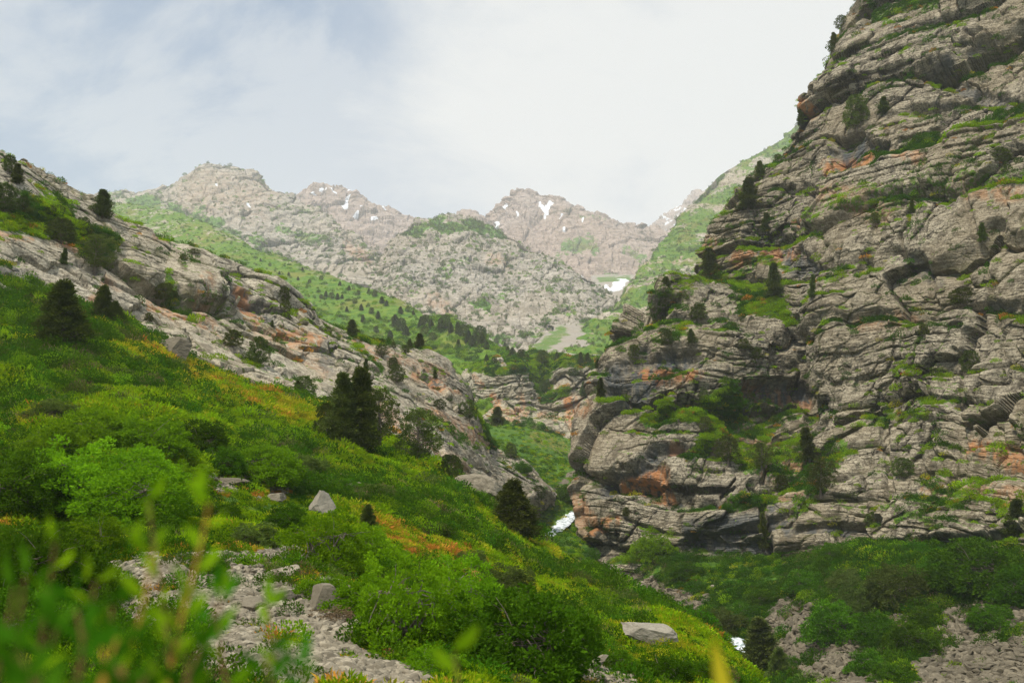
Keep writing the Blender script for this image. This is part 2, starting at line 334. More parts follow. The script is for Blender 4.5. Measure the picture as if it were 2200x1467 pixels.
def fcliff(X):
    s = X[..., 2] - 0.05 * X[..., 0] + 0.8 * fbm(X, 30, 2, 5)
    t = X[..., 0] * 0.8 - X[..., 1] * 0.6
    Y, d, cm = shape_rock(X, s, t, (3.4, 26.0), (13.0, 4.2, 1.5, .55), (2.9, 1.15, 0.46, .13), 300, fine=0.15, joint_w=3.6, crack=0.5, facets=((14, 11, .7), (6.5, 15, .8), (4.5, 3.2, .34), (1.5, .9, .13)), warp=.14, pil=.08)
    n0 = normals(X)
    # the big roofs (overhangs) of the photo: recess the face under each
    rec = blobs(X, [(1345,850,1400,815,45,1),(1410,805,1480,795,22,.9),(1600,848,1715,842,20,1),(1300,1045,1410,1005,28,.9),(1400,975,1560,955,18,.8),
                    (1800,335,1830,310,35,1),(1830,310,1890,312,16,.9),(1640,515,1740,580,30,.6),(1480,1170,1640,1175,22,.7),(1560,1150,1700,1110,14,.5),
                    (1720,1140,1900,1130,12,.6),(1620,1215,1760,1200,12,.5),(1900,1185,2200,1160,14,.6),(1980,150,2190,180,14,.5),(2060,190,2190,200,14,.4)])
    Y = Y - n0 * (rec * 3.2)[..., None]
    pil = blobs(X, [(1780,640,1790,800,35,.8),(1960,720,1990,860,60,.6)])
    crv = blobs(X, [(1728,690,1735,900,10,1),(1700,520,1760,420,12,.8),(1640,1080,1650,1200,8,.9),(1850,600,1900,480,10,.6),(1330,1000,1270,1060,8,.4),
                    (2090,420,2120,620,8,.5),(1990,560,2010,720,8,.4),(2060,760,2080,1000,9,.5),(1900,900,1915,1100,9,.5)])
    Y = Y + n0 * (1.6 * pil - 2.0 * crv)[..., None]
    up = blur(upness(Y), 2); up2 = blur(upness(X), 3)
    g = 0.8 * sstep(0.60, 0.90, up) * (0.35 + 0.9 * sstep(-0.25, 0.25, fbm(Y, 14, 3, 77)))
    g = g + blobs(X, [(1540,605,1640,660,26,1),(1600,690,1700,690,22,1),(1400,905,1580,875,20,.9),(1590,640,1560,600,25,.6),
                      (1480,980,1560,900,16,.9),(1600,920,1690,1000,75,.36),(1690,1040,1800,960,24,.6),(1560,1080,1660,1070,14,.8),(1480,1090,1600,1050,12,.5),
                      (1930,330,2080,270,17,.9),(1880,355,2010,320,12,.7),(2090,250,2200,205,14,.6),(1760,480,1900,430,20,.42),(1880,450,2200,380,34,.40),
                      (1860,880,2000,900,12,.6),(1740,90,1800,40,18,.7),(1880,20,2000,0,20,.6),(1650,560,1560,620,14,.5),
                      (1380,690,1480,640,24,.45),(1800,1090,2200,1095,14,.35),(1700,1110,1760,1060,14,.5),(1960,880,2060,840,14,.4),(1450,640,1520,600,14,.4)])
    g = np.maximum(g, .62 * np.clip(cm, 0, 1) * sstep(-.1, .3, fbm(Y, 9, 3, 79)) * sstep(-.1, .3, up)); g = np.clip(g, 0, 1)
    st = blobs(X, [(1400,820,1480,830,20,.9),(1330,1040,1420,1010,20,.9),(1390,1050,1420,1040,18,.8),(1780,355,1860,330,26,1),(1600,560,1700,540,24,.7),(1700,210,1725,225,16,.9),
                   (1290,1140,1320,1120,14,.8),(2100,970,2200,1000,24,.8),(1240,1060,1290,1140,16,.5),(1440,960,1560,975,14,.5),(1600,840,1720,850,14,.5),(2000,1060,2200,1075,20,.4),(1900,330,1990,360,18,.5),(2100,430,2200,440,24,.4),(1800,440,1900,460,30,.35),(1600,930,1700,990,60,.6),(1260,890,1280,900,20,.5),(1650,850,1710,850,12,.5),
                   (1850,700,1960,690,18,.3),(1710,480,1740,470,12,.6),(1590,1080,1760,1060,14,.4),(1540,570,1530,520,14,.5)]) 
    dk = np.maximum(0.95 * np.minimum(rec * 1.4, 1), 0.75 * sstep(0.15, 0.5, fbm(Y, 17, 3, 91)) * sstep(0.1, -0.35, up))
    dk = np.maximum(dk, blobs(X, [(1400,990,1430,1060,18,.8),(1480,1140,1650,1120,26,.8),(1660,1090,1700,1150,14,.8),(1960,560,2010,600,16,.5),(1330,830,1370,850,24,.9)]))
    return Y, dict(grass=g, stain=st * (1 - g), dark=dk, crack=cm)
cliff, CY, CA = sheet('cliff', cl, 1150, 1050, ROCK, fcliff)
tag(cliff, 'huge limestone cliff of stacked grey beds and green ledges filling the right side', 'cliff', kind='structure')

# ---- left-hand tilted rock ridge -------------------------------------------
crest = [(-300,190,148),(-120,270,153),(0,338,158),(50,365,162),(110,402,167),(200,452,173),(262,492,178),(322,528,182),(350,545,184),(430,556,190),(520,590,196),(600,622,200),
         (690,680,207),(760,712,214),(900,752,232),(965,785,240),(1012,840,248),(1030,900,250),(1060,962,248),(1120,992,246),(1168,1036,245),(1195,1064,245)]
foot = [(-300,620,100),(-120,620,108),(0,625,113),(50,640,115),(110,660,117),(180,680,119),(240,705,121),(300,740,123),(350,760,124),(430,785,126),(500,815,126),(560,845,125),
        (640,870,124),(740,905,123),(860,970,126),(930,1010,134),(990,1050,142),(1030,1075,150),(1070,1095,168),(1110,1095,195),(1170,1060,232),(1190,1075,240)]
def lerp3(a, b, f, dy=0, dD=0): return tuple(a[i] * (1 - f) + b[i] * f + (0, dy, dD)[i] for i in range(3))
rg = [[(c[0] + 15, c[1] + 260, c[2] + 130) for c in crest],
      [(c[0] + 8, c[1] + 90, c[2] + 55) for c in crest],
      [(c[0] + 2, c[1] + 8, c[2] + 14) for c in crest],
      crest,
      [lerp3(c, f, 0.25, -2, -3) for c, f in zip(crest, foot)],
      [lerp3(c, f, 0.5, -2, -4) for c, f in zip(crest, foot)],
      [lerp3(c, f, 0.75, 0, -4) for c, f in zip(crest, foot)],
      foot,
      [(f[0] - 4, f[1] + 90, f[2] - 2) for f in foot]]
def fridge(X):
    v = seglen(X, 0); u = seglen(X, 1)
    vr = np.linspace(0, 8, X.shape[0])[:, None] * np.ones((1, X.shape[1]))
    px, py = toPix(X)
    # bedding runs down to the right along the ridge, a little steeper than its crest
    cr_ = np.array([P(200,440,172), P(760,715,214)]); dirc = cr_[1] - cr_[0]; dirc /= np.linalg.norm(dirc)
    nb = np.cross(dirc, np.array([0.35, -0.9, 0.1])); nb /= np.linalg.norm(nb)
    s = X @ nb + 1.3 * fbm(X, 28, 2, 8); t = X @ dirc
    Y, d, cm = shape_rock(X, s, t, (2.4, 30.0), (9.5, 3.1, 1.0, .45), (1.7, 0.8, 0.28, .08), 900, fine=0.14, joint_w=7.0, crack=0.5, facets=((26, 7, .6), (5, 1.8, .18), (1.8, .8, .10)), fault=90, throw=1.0, warp=.22, pil=.12)
    n0 = normals(X)
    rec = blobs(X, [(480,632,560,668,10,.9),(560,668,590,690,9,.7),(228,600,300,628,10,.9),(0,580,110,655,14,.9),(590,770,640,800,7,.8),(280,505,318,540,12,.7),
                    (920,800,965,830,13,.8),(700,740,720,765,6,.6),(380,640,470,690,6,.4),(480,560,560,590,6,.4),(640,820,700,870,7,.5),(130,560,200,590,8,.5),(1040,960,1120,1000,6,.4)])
    Y = Y - n0 * (1.9 * rec)[..., None]
    up = blur(upness(Y), 2)
    g = 0.55 * sstep(0.80, 0.97, up) * (0.4 + 0.9 * sstep(-0.2, 0.3, fbm(Y, 12, 3, 78)))
    g = g + blobs(X, [(0,470,120,500,26,1),(110,500,220,545,20,.95),(60,440,140,470,18,.6),(350,620,420,680,9,.6),(880,730,760,712,10,.6),(1010,800,980,770,8,.5),
                      (700,690,820,790,7,.55),(900,870,1020,960,9,.5),(1000,880,1060,960,10,.8),(330,520,330,560,7,.5),(0,560,0,440,20,.4),(790,800,960,940,6,.4),
                      (150,640,260,700,16,.4),(980,780,1020,850,8,.3),(860,790,940,800,8,.35)])
    st = blobs(X, [(505,640,560,680,12,.9),(600,715,680,745,14,.9),(330,650,440,690,16,.7),(130,520,180,545,22,.8),(210,560,260,620,14,.6),(900,800,970,840,14,.9),(930,880,1040,960,14,.6),
                   (800,850,1000,1010,16,.5),(240,600,180,660,10,.7),(285,505,318,545,14,.7),(770,720,960,800,12,.5),(0,510,60,520,8,.7),(430,640,470,700,16,.5),(560,700,700,790,12,.35)])
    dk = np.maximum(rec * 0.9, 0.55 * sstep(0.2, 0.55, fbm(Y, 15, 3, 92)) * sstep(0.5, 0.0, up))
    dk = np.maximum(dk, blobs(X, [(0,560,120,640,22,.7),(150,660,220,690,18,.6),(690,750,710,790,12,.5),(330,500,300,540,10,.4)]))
    g = np.maximum(g, .6 * np.clip(cm, 0, 1) * sstep(0, .35, fbm(Y, 8, 3, 79)))
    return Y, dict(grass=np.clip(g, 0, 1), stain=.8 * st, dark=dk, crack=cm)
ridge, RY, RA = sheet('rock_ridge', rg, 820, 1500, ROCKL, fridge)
tag(ridge, 'long tilted pale limestone ridge descending from upper left to the gorge', 'rock ridge', kind='structure')
# ---- valley terrain (near hillside, gorge, right-hand apron) as one height field ----------
TC = [
 (0,1467,19),(0,1200,36),(0,1000,55),(0,850,76),(0,700,100),(0,612,117),(0,600,150),
 (-500,1467,17),(-500,1100,40),(-500,850,70),(-500,600,105),(-500,560,140),
 (350,1467,17.5),(350,1250,31),(350,1050,52),(350,900,76),(350,800,102),(350,752,124),(350,770,170),
 (180,1350,25),(180,1100,45),(180,900,70),(180,750,97),(180,672,117),
 (700,1467,18.5),(700,1280,31),(700,1100,62),(700,980,86),(700,884,120),(700,900,170),
 (560,1467,18),(560,1300,28),(560,1150,45),(560,1000,74),(540,880,100),(545,835,124),
 (1000,1467,20),(1000,1300,38),(1000,1150,68),(990,1047,112),(1000,1075,150),(1010,1060,200),
 (860,1467,19),(860,1350,28),(860,1200,52),(850,1050,80),(850,965,118),(860,990,170),
 (1160,1467,24),(1160,1320,50),(1120,1150,108),(1150,1195,135),(1155,1195,165),
 (1330,1467,27),(1330,1380,44),(1330,1325,105),
 (1420,1467,29),(1420,1410,88),
 (1500,1467,32),(1510,1490,78),
 (1600,1640,60),(1660,1560,38),(1173, 1181, 103),(1173, 1201, 84.5),(1143, 1243, 65.9),(1183, 1226, 123.6),(1264, 1231, 90),(1264, 1251, 73.8),(1234, 1293, 57.6),(1274, 1276, 108.0),(1329, 1267, 80),(1329, 1287, 65.6),(1299, 1329, 51.2),(1339, 1312, 96.0),(1391, 1299, 71),(1391, 1319, 58.2),(1361, 1361, 45.4),(1401, 1344, 85.2),(1467, 1338, 62),(1467, 1358, 50.8),(1437, 1400, 39.7),(1477, 1383, 74.4),(1518, 1374, 56),(1518, 1394, 45.9),(1488, 1436, 35.8),(1528, 1419, 67.2),(1560, 1410, 50),(1560, 1430, 41.0),(1530, 1472, 32.0),(1570, 1455, 60.0),(1605, 1455, 45),(1605, 1475, 36.9),(1575, 1517, 28.8),(1615, 1500, 54.0),(1080,1100,108),
 (1700,1600,36),(1800,1800,32),(2000,1850,32),(2300,1850,32),(2700,1850,32),(1400,1850,12),(700,1850,9),(0,1850,8),(-600,1850,9),(1800,2600,12),(2400,2600,12),
 (1700,1640,70),(2200,1620,70),(2600,1580,70),
 (1800,1490,103),(2200,1470,98),(2600,1440,92),
 (2000,1330,120),(1850,1195,150),(2200,1192,132),(2600,1180,110),(2200,1335,112),(2600,1330,100),
 (1600,1225,167),(1400,1208,182),(1290,1218,190),(1350,1262,180),(1450,1262,168),(1500,1305,158),(1700,1345,135),(1640,1420,130),(1520,1345,148),(1590,1385,138),
 (1700,1275,150),(1400,1310,165),(1570,1270,158),(1450,1330,155),
 (1163,1165,212),(1192,1130,226),(1238,1100,246),(1240,1150,200),(1280,1190,190),(1150,1070,236),(1175,1040,250),(1080,1125,200),(1100,1150,180),(1200,1080,250),(1215,1050,262),
 (1230,1000,280),(1150,950,312),(1060,918,320),(1230,960,370),(1180,1000,285),(1110,1010,262),(1120,920,390),(1240,945,415),(1060,925,395),(1215,1020,275),
 (1400,1100,300),(1600,1100,300),(1900,1100,300),(2300,1100,300),(1300,1050,330),(1400,960,450),(1900,900,450),(800,950,300),(600,900,300),(300,850,300),(800,960,450),(300,850,450),(1250,965,500),(-500,850,300),
]
cq = PA(np.array(TC, float))
def wc(x, y):
    r = np.maximum(y + 25.0, 2.0); return x / r * 2.2, np.log(r)
qa, qb = wc(cq[:, 0], cq[:, 1])
extra = np.array([(0, 0, -1.75), (-6, -4, -1.2), (6, -4, -2.2), (0, -15, -0.5), (-12, 2, -1.0), (12, 3, -3.2), (0, 5, -2.5), (-5, 6, -2.4), (5, 6, -3.0), (0, 10, -3.5), (-9, 10, -3.3), (9, 10, -4.0), (14, 14, -6.0), (22, 22, -10.0), (30, 20, -13), (16, 8, -5.5)], float)
ea, eb = wc(extra[:, 0], extra[:, 1])
Qa, Qb, Qz = np.concatenate([qa, ea]), np.concatenate([qb, eb]), np.concatenate([cq[:, 2], extra[:, 2]])
def tps(r2): return 0.5 * r2 * np.log(r2 + 1e-9)
n_ = len(Qa); K = tps((Qa[:, None] - Qa) ** 2 + (Qb[:, None] - Qb) ** 2) + np.eye(n_) * 1e-4
Pm = np.stack([np.ones(n_), Qa, Qb], 1); A_ = np.block([[K, Pm], [Pm.T, np.zeros((3, 3))]])
wts = np.linalg.solve(A_, np.concatenate([Qz, np.zeros(3)]))
def zbase(x, y):
    a, b = wc(x, y); sh = a.shape; a = a.ravel(); b = b.ravel(); r = np.empty(a.shape)
    for i in range(0, len(a), 40000):
        aa, bb = a[i:i + 40000, None], b[i:i + 40000, None]
        r[i:i + 40000] = tps((aa - Qa) ** 2 + (bb - Qb) ** 2) @ wts[:n_] + wts[n_] + a[i:i + 40000] * wts[n_ + 1] + b[i:i + 40000] * wts[n_ + 2]
    return r.reshape(sh)
nu, nv = 860, 900
tt_ = np.linspace(-0.74, 0.80, nu); rr_ = np.exp(np.linspace(math.log(12.0), math.log(560.0), nv))
T, Rr = np.meshgrid(tt_, rr_)
xx, yy = T * Rr, Rr - 25.0
cz = zbase(xx[::6, ::6], yy[::6, ::6])
# bilinear upsample of the smooth base
def upsamp(c, nv, nu, k):
    yi = np.arange(nv) / k; xi = np.arange(nu) / k
    y0 = np.minimum(yi.astype(int), c.shape[0] - 2); x0 = np.minimum(xi.astype(int), c.shape[1] - 2)
    fy = (yi - y0)[:, None]; fx = (xi - x0)[None]
    return (c[y0][:, x0] * (1 - fy) * (1 - fx) + c[y0 + 1][:, x0] * fy * (1 - fx) + c[y0][:, x0 + 1] * (1 - fy) * fx + c[y0 + 1][:, x0 + 1] * fy * fx)
cz = np.pad(cz, ((0, 1), (0, 1)), mode='reflect', reflect_type='odd')
zz = upsamp(cz, nv, nu, 6)
X0 = np.stack([xx, yy, zz], -1)
amp = np.clip(Rr / 60.0, 0.25, 1.3)
zz = zz + amp * (0.45 * fbm(X0 * [1, 1, 0], 7.0, 4, 501) + 0.16 * fbm(X0 * [1, 1, 0], 1.6, 3, 502)) 
TX = np.stack([xx, yy, zz], -1)
SCREE_L = [(430,1240,720,1290,70,1),(300,1250,420,1280,70,.95),(470,1330,720,1380,85,1),(700,1390,860,1430,50,1),(470,1410,700,1470,60,1),(560,1450,760,1520,50,1),(640,1440,880,1485,60,1),(250,1260,300,1330,40,.9),(850,1440,900,1467,40,1),(520,1215,640,1235,30,.9),(560,1200,660,1190,22,.8),
           (450,1040,540,1040,22,.8),(550,1065,600,1055,20,.8),(620,1170,660,1160,12,.5),(0,1150,25,1160,20,.7),(240,1230,250,1250,30,.8),(760,1390,800,1400,40,.9)]
SCREE_R = [(1345,1228,1400,1275,34,1),(1400,1290,1490,1312,34,1),(1440,1300,1490,1310,26,.8),(1680,1330,1740,1340,36,1),(1660,1400,1800,1430,48,1),(1780,1440,1860,1467,60,1),(1820,1380,1850,1400,40,.8),
           (2060,1370,2200,1400,70,1),(2000,1430,2300,1450,60,1),(2100,1335,2200,1345,34,.9),(1930,1420,2000,1400,30,.8),(2200,1380,2600,1400,90,1),(1900,1350,1960,1350,22,.6),(1740,1350,1790,1380,40,.9)]
PATH = [(1218,1030,1200,1040,7,.9),(1200,1045,1180,1062,6,.8),(1235,1012,1218,1028,6,.8)]
near = toPix(TX)
far = (TX[..., 1] > 85)
mL = blobs(TX, SCREE_L) * (~far); mR = blobs(TX, SCREE_R) * (TX[..., 1] > 88)
scree = np.maximum(mL, mR); scree = np.maximum(scree, blobs(TX, PATH) * (TX[..., 1] > 220))
brk = fbm(TX, 3.0, 4, 555, .6); scree = scree * (1 - 0.9 * sstep(.12, .35, brk))
dry = blobs(TX, [(180,695,345,765,46,1),(340,770,430,805,30,.9),(280,760,330,770,40,.5),(440,830,640,900,30,.75),(600,870,690,900,26,.9),(800,1140,880,1170,30,.9),(940,1230,1010,1260,34,1),(1240,1430,1330,1467,50,.9),
                 (0,880,60,900,34,.6),(500,1180,560,1200,40,.7),(560,1240,560,1250,26,.8),(900,1190,1000,1230,40,.7),(1000,1290,1100,1330,40,.6),(1150,1170,1320,1240,16,.4),(1150,940,1210,960,22,.5),
                 (1480,1240,1420,1280,26,.6),(230,1190,330,1210,40,.5),(1300,1230,1560,1380,14,.35)])
mud = blobs(TX, [(1240,1440,1340,1467,26,.8),(1400,1265,1500,1310,40,1),(1345,1230,1380,1260,20,.4)])
scree = np.maximum(scree, blobs(TX, [(1240,1440,1340,1467,22,.8)]))
def ground_mat():
    m, t, b = newmat('hillside_turf'); g = N(t, 'ShaderNodeNewGeometry').outputs['Position']
    n1, n2, n3 = noise(t, g, 0.12, 4), noise(t, g, 0.9, 5, 0.65), noise(t, g, 5.0, 4, 0.7)
    c = mixc(t, remap(t, n2, 0.36, 0.64), (0.030, 0.085, 0.008), (0.085, 0.16, 0.012))
    c = mixc(t, remap(t, n1, 0.45, 0.7, 0, 0.5), c, (0.12, 0.17, 0.015))
    c = mixc(t, remap(t, n3, 0.5, 0.7, 0, 0.6), c, (0.02, 0.045, 0.006))
    d = math_(t, 'ADD', attr(t, 'dry'), math_(t, 'MULTIPLY', math_(t, 'SUBTRACT', n2, 0.5), 1.6))
    c = mixc(t, remap(t, d, 0.45, 0.75, 0, 0.85), c, (0.36, 0.19, 0.035))
    s = math_(t, 'ADD', attr(t, 'scree'), math_(t, 'MULTIPLY', math_(t, 'SUBTRACT', n2, 0.5), 1.0))
    vo = N(t, 'ShaderNodeTexVoronoi'); vo.inputs['Scale'].default_value = 2.6; t.links.new(g, vo.inputs['Vector'])
    sc = mixc(t, remap(t, n3, 0.35, 0.65), (0.085, 0.068, 0.046), (0.19, 0.155, 0.11))
    sc = mixc(t, remap(t, vo.outputs['Distance'], 0.05, 0.4, 0.2, 0), sc, (0.27, 0.23, 0.17))
    c = mixc(t, remap(t, s, 0.42, 0.58), c, sc)
    c = mixc(t, math_(t, 'MULTIPLY', attr(t, 'mud'), remap(t, s, 0.42, 0.58)), c, mixc(t, n3, (0.16, 0.085, 0.045), (0.42, 0.27, 0.17)))
    t.links.new(c, b.inputs['Base Color'])
    bp = N(t, 'ShaderNodeBump'); bp.inputs['Strength'].default_value = 0.9; bp.inputs['Distance'].default_value = 0.25
    t.links.new(math_(t, 'ADD', n2, math_(t, 'MULTIPLY', n3, 0.5)), bp.inputs['Height']); t.links.new(bp.outputs[0], b.inputs['Normal'])
    return m
TURF = ground_mat()
hill = grid_mesh('hillside', TX, TURF, dict(scree=scree, dry=dry, mud=mud), smooth=True)
tag(hill, 'steep green meadow hillside falling to the stream gorge', 'hillside', kind='structure'); SURF.append(hill)

# ---- small rock bluff closing the gorge -------------------------------------
bl = [
 [(960,870,520),(1010,800,520),(1060,770,520),(1110,765,520),(1165,765,520),(1210,770,520),(1260,778,520),(1330,790,520),(1420,800,520)],
 [(1000,880,470),(1022,812,455),(1062,782,450),(1110,772,450),(1168,785,462),(1208,782,455),(1255,786,450),(1310,795,445),(1400,800,440)],
 [(1014,860,450),(1035,815,440),(1070,790,436),(1112,784,434),(1165,822,446),(1212,796,436),(1255,796,434),(1310,802,430),(1400,810,425)],
 [(1022,870,440),(1048,840,432),(1085,826,428),(1125,830,426),(1170,850,432),(1215,845,428),(1258,840,427),(1310,845,424),(1400,850,418)],
 [(1018,890,436),(1050,872,428),(1085,870,424),(1125,876,422),(1172,886,424),(1215,888,422),(1258,886,421),(1310,890,418),(1400,890,412)],
 [(1015,905,425),(1050,902,414),(1085,905,408),(1125,910,404),(1172,918,402),(1215,928,402),(1258,930,402),(1310,940,400),(1400,940,395)],
 [(1015,960,424),(1050,960,412),(1085,960,406),(1125,970,400),(1172,975,399),(1215,985,399),(1258,985,400),(1310,985,398),(1400,985,393)]]
def fbluff(X):
    s = X[..., 2] - 0.06 * X[..., 0] + 1.2 * fbm(X, 22, 2, 25); t = X[..., 0] * 0.97 + X[..., 1] * 0.2
    Y, d, cm = shape_rock(X, s, t, (4.0, 24.0), (9.0, 3.2, 1.3), (1.7, 0.9, 0.35), 1400, fine=0.3, joint_w=1.8, crack=0.5)
    up = blur(upness(Y), 2); px, py = toPix(Y)
    g = 0.55 * sstep(0.74, 0.95, up) + blobs(X, [(1020,795,1290,785,14,.9),(1150,790,1175,840,15,1),(1175,855,1215,838,12,.9),(1100,768,1300,775,16,1),(1060,905,1200,935,10,.8),(1150,800,1180,800,18,.8)])
    st = blobs(X, [(1220,860,1226,910,11,1),(1055,850,1070,885,12,1),(1200,840,1250,870,14,.5),(1040,880,1130,890,8,.5),(1120,850,1124,880,8,.6),(1160,900,1240,900,9,.5),(1080,790,1150,795,9,.5),(1070,900,1130,900,6,.5),(1030,815,1036,830,6,.5)])
    return Y, dict(grass=np.clip(g, 0, 1), stain=st, dark=0.25 * sstep(0.2, 0.5, fbm(Y, 12, 3, 93)) * sstep(0.4, 0, up), crack=cm)
bluff, BY, BA = sheet('bluff', bl, 420, 760, ROCKL, fbluff)
tag(bluff, 'rounded bedded rock bluff with turf cap closing the gorge', 'rock bluff', kind='structure')

# ---- mid green slope ---------------------------------------------------------
ue = [(120,425,1600),(200,430,1500),(300,450,1400),(420,470,1250),(520,522,1100),(600,556,1000),(700,598,880),(800,636,780),(870,668,715),(915,682,680),(960,690,640),(1020,716,600),(1080,748,560),(1160,770,530),(1290,788,500),(1400,800,480)]
le = [(120,560,950),(200,590,900),(300,620,800),(420,660,700),(520,690,620),(600,725,560),(700,780,500),(800,840,465),(870,870,450),(915,890,440),(960,905,432),(1020,905,430),(1080,845,440),(1160,812,455),(1290,812,448),(1400,835,440)]
ms = [[(a[0] + 60, a[1] + 120, a[2] + 260) for a in ue], [(a[0] + 12, a[1] + 18, a[2] + 60) for a in ue], ue] + [[lerp3(a, b, f, dy, 0) for a, b in zip(ue, le)] for f, dy in ((.33, -6), (.66, -4), (1, 0))] + [[(a[0], a[1] + 60, a[2] - 10) for a in le]]
def fmid(X):
    n = normals(X); Y = X + n * (9 * fbm(X, 90, 4, 31) + 2.6 * fbm(X, 20, 3, 32))[..., None]
    g = 1.0 - 0.62 * blobs(X, [(300,470,420,500,45,1),(420,500,500,520,30,.9),(580,540,700,600,12,.9),(250,450,330,470,30,.9),(840,650,880,660,10,.7),(500,510,560,520,12,.8)]) * (0.6 + 0.5 * fbm(X, 26, 3, 33))
    return Y, dict(grass=g, stain=blobs(X, [(400,510,450,530,20,.6),(1015,715,1020,722,7,.8)]))
mid, MY, MA = sheet('green_ridge', ms, 330, 820, GREENF, fmid, False)
tag(mid, 'bright green tree-dotted spur descending to the right above the gorge', 'green slope', kind='structure')

# ---- far mountains -------------------------------------------------------------
def mountain(name, sky_, base, back, nv, nu, mat, label, seed, amp, sc, fld, cat='mountain', bulge=0.0):
    rows = [[(a[0] + 0, a[1] + 160, a[2] + back * 2) for a in sky_], [(a[0], a[1] + 30, a[2] + back) for a in sky_], [(a[0], a[1] + 3, a[2] + back * 0.25) for a in sky_], sky_]
    for f in (.25, .5, .75): rows.append([lerp3(a, b, f, 0, -bulge * math.sin(math.pi * f)) for a, b in zip(sky_, base)])
    rows.append(base); rows.append([(b[0], b[1] + 70, b[2] * 0.97) for b in base])
    def f(X):
        n = normals(X); fade = np.ones(X.shape[:2])
        w = X + 0.25 * sc * np.stack([fbm(X, sc, 3, seed + 7), fbm(X, sc, 3, seed + 8), fbm(X, sc, 3, seed + 9)], -1)
        d = amp * (-0.55 + fbm(w, sc, 6, seed, 0.52, True) + 0.35 * fbm(X, sc * 2.5, 3, seed + 20))
        q = X[..., 2] + 0.15 * X[..., 0] + 0.5 * sc * 0.2 * fbm(X, sc * 0.8, 3, seed + 4)
        tw = fbm(X, sc * .3, 3, seed + 6)
        r, c, rn = blocks(q, X[..., 0] + 0.5 * d, sc * 0.16, sc * 0.3, seed + 50, tw)
        p1, e1 = worley(X[..., 2] + .1 * sc * tw, X[..., 0] + .1 * sc * tw - .4 * X[..., 2], sc * .28, sc * .4, seed + 81)
        p2, e2 = worley(X[..., 2] + .05 * sc * tw, X[..., 0] + .05 * sc * tw + .4 * X[..., 2], sc * .09, sc * .14, seed + 82)
        d = d + amp * (0.14 * r - 0.10 * c + .20 * p1 - .10 * e1 + .11 * p2 - .05 * e2)
        Y = X + n * d[..., None]
        at = fld(X, Y); at['crack'] = np.maximum(.7 * e1, np.maximum(.6 * e2, .5 * c)) * sstep(-.5, .3, fbm(X, sc * .5, 2, seed + 83))
        return Y, at
    o, Y, A = sheet(name, rows, nv, nu, mat, f)
    tag(o, label, cat, kind='structure'); FARY[seed] = (Y, A); return o, Y, A
FARY = {}
def zs(l, d): return [(a, b, d if len(x) < 1 else x[0]) for a, b, *x in l]
m1s = [(560,480,3100),(610,440,3150),(640,418,3200),(665,402,3250),(700,400,3300),(735,404,3300),(770,418,3300),(820,438,3250),(870,456,3200),(925,472,3150),(980,485,3100),(1040,500,3050)]
m1b = [(560,640,2300),(610,640,2300),(640,640,2300),(665,640,2300),(700,640,2300),(735,640,2300),(770,640,2300),(820,640,2300),(870,640,2300),(925,640,2300),(980,640,2300),(1040,640,2300)]
mountain('mountain', m1s, m1b, 300, 300, 520, PINK, 'snow-streaked pinkish peak behind the left shoulder', 2100, 42, 230,
  lambda X, Y: dict(snow=blobs(X, [(752,415,740,450,4.8,1),(735,448,745,440,4.1,1),(690,405,700,402,5.4,.9),(710,400,722,406,3.4,.9),(760,465,768,462,3.4,1),(800,470,812,468,2.7,.8),(860,452,880,455,2.7,.8),(670,413,678,418,3.4,.8),(820,445,830,447,2.4,.8),(900,480,910,485,2.4,.7),(775,432,790,434,2.4,.7)])
             + 0.45 * sstep(0.3, 0.6, fbm(X, 60, 3, 9)) * sstep(470, 430, toPix(X)[1] + 0 * X[..., 0]), grass=0.25 * sstep(520, 600, toPix(X)[1])))
m2s = [(980,470,3300),(1000,462,3300),(1020,463,3300),(1045,468,3300),(1062,455,3200),(1085,436,3150),(1105,424,3100),(1130,417,3100),(1160,425,3100),(1190,432,3050),(1225,438,3000),(1265,452,2950),(1310,468,2900),(1350,484,2850),(1395,496,2800),(1440,502,2700),(1500,505,2700)]
m2b = [(a[0], 640, 2150 - 0.2 * (a[0] - 1000)) for a in m2s]
mountain('mountain', m2s, m2b, 260, 320, 620, PINK, 'flat-shouldered pinkish summit with a snow patch near its top', 2200, 38, 210,
  lambda X, Y: dict(snow=blobs(X, [(1158,448,1178,460,6.1,1),(1176,456,1186,444,5.4,1),(1190,440,1172,470,3.4,.9),(1068,478,1063,488,4.1,1),(1110,456,1108,462,3.4,1),(1212,490,1213,498,3.4,1),(1262,580,1270,588,3.4,1),(1250,586,1258,584,2.7,1),(1208,462,1204,476,2.4,.9),(1255,465,1250,474,2.4,.9),(1090,440,1085,448,2.4,.8)]),
       grass=blobs(X, [(1215,525,1250,520,14,.75),(1260,510,1280,525,12,.6),(1340,540,1420,560,14,.6),(1300,590,1350,600,12,1),(1320,605,1360,600,10,1),(1200,540,1190,560,8,.5),(1240,455,1300,475,8,.45)])))
m4s = [(1340,530,4200),(1385,492,4200),(1410,476,4200),(1440,458,4200),(1470,440,4200),(1495,415,4200),(1520,405,4200),(1560,395,4200),(1620,380,4200)]
mountain('mountain', m4s, [(a[0], 620, 3200) for a in m4s], 300, 160, 240, PINK, 'hazy snow-covered peak at the head of the valley', 2300, 38, 200,
  lambda X, Y: dict(snow=0.42 + 0.4 * fbm(X, 60, 3, 19), stain=blobs(X, [(1410,510,1440,500,12,.6)])))
m0s = [(150,430,2450),(200,425,2450),(240,420,2450),(290,411,2450),(335,405,2450),(370,396,2430),(400,380,2420),(430,365,2420),(465,361,2420),(510,359,2420),(545,372,2380),(590,402,2300),(635,426,2220),(675,446,2150),(715,470,2050),(755,505,1900),(790,540,1750),(820,568,1650),(850,600,1560),(865,625,1500)]
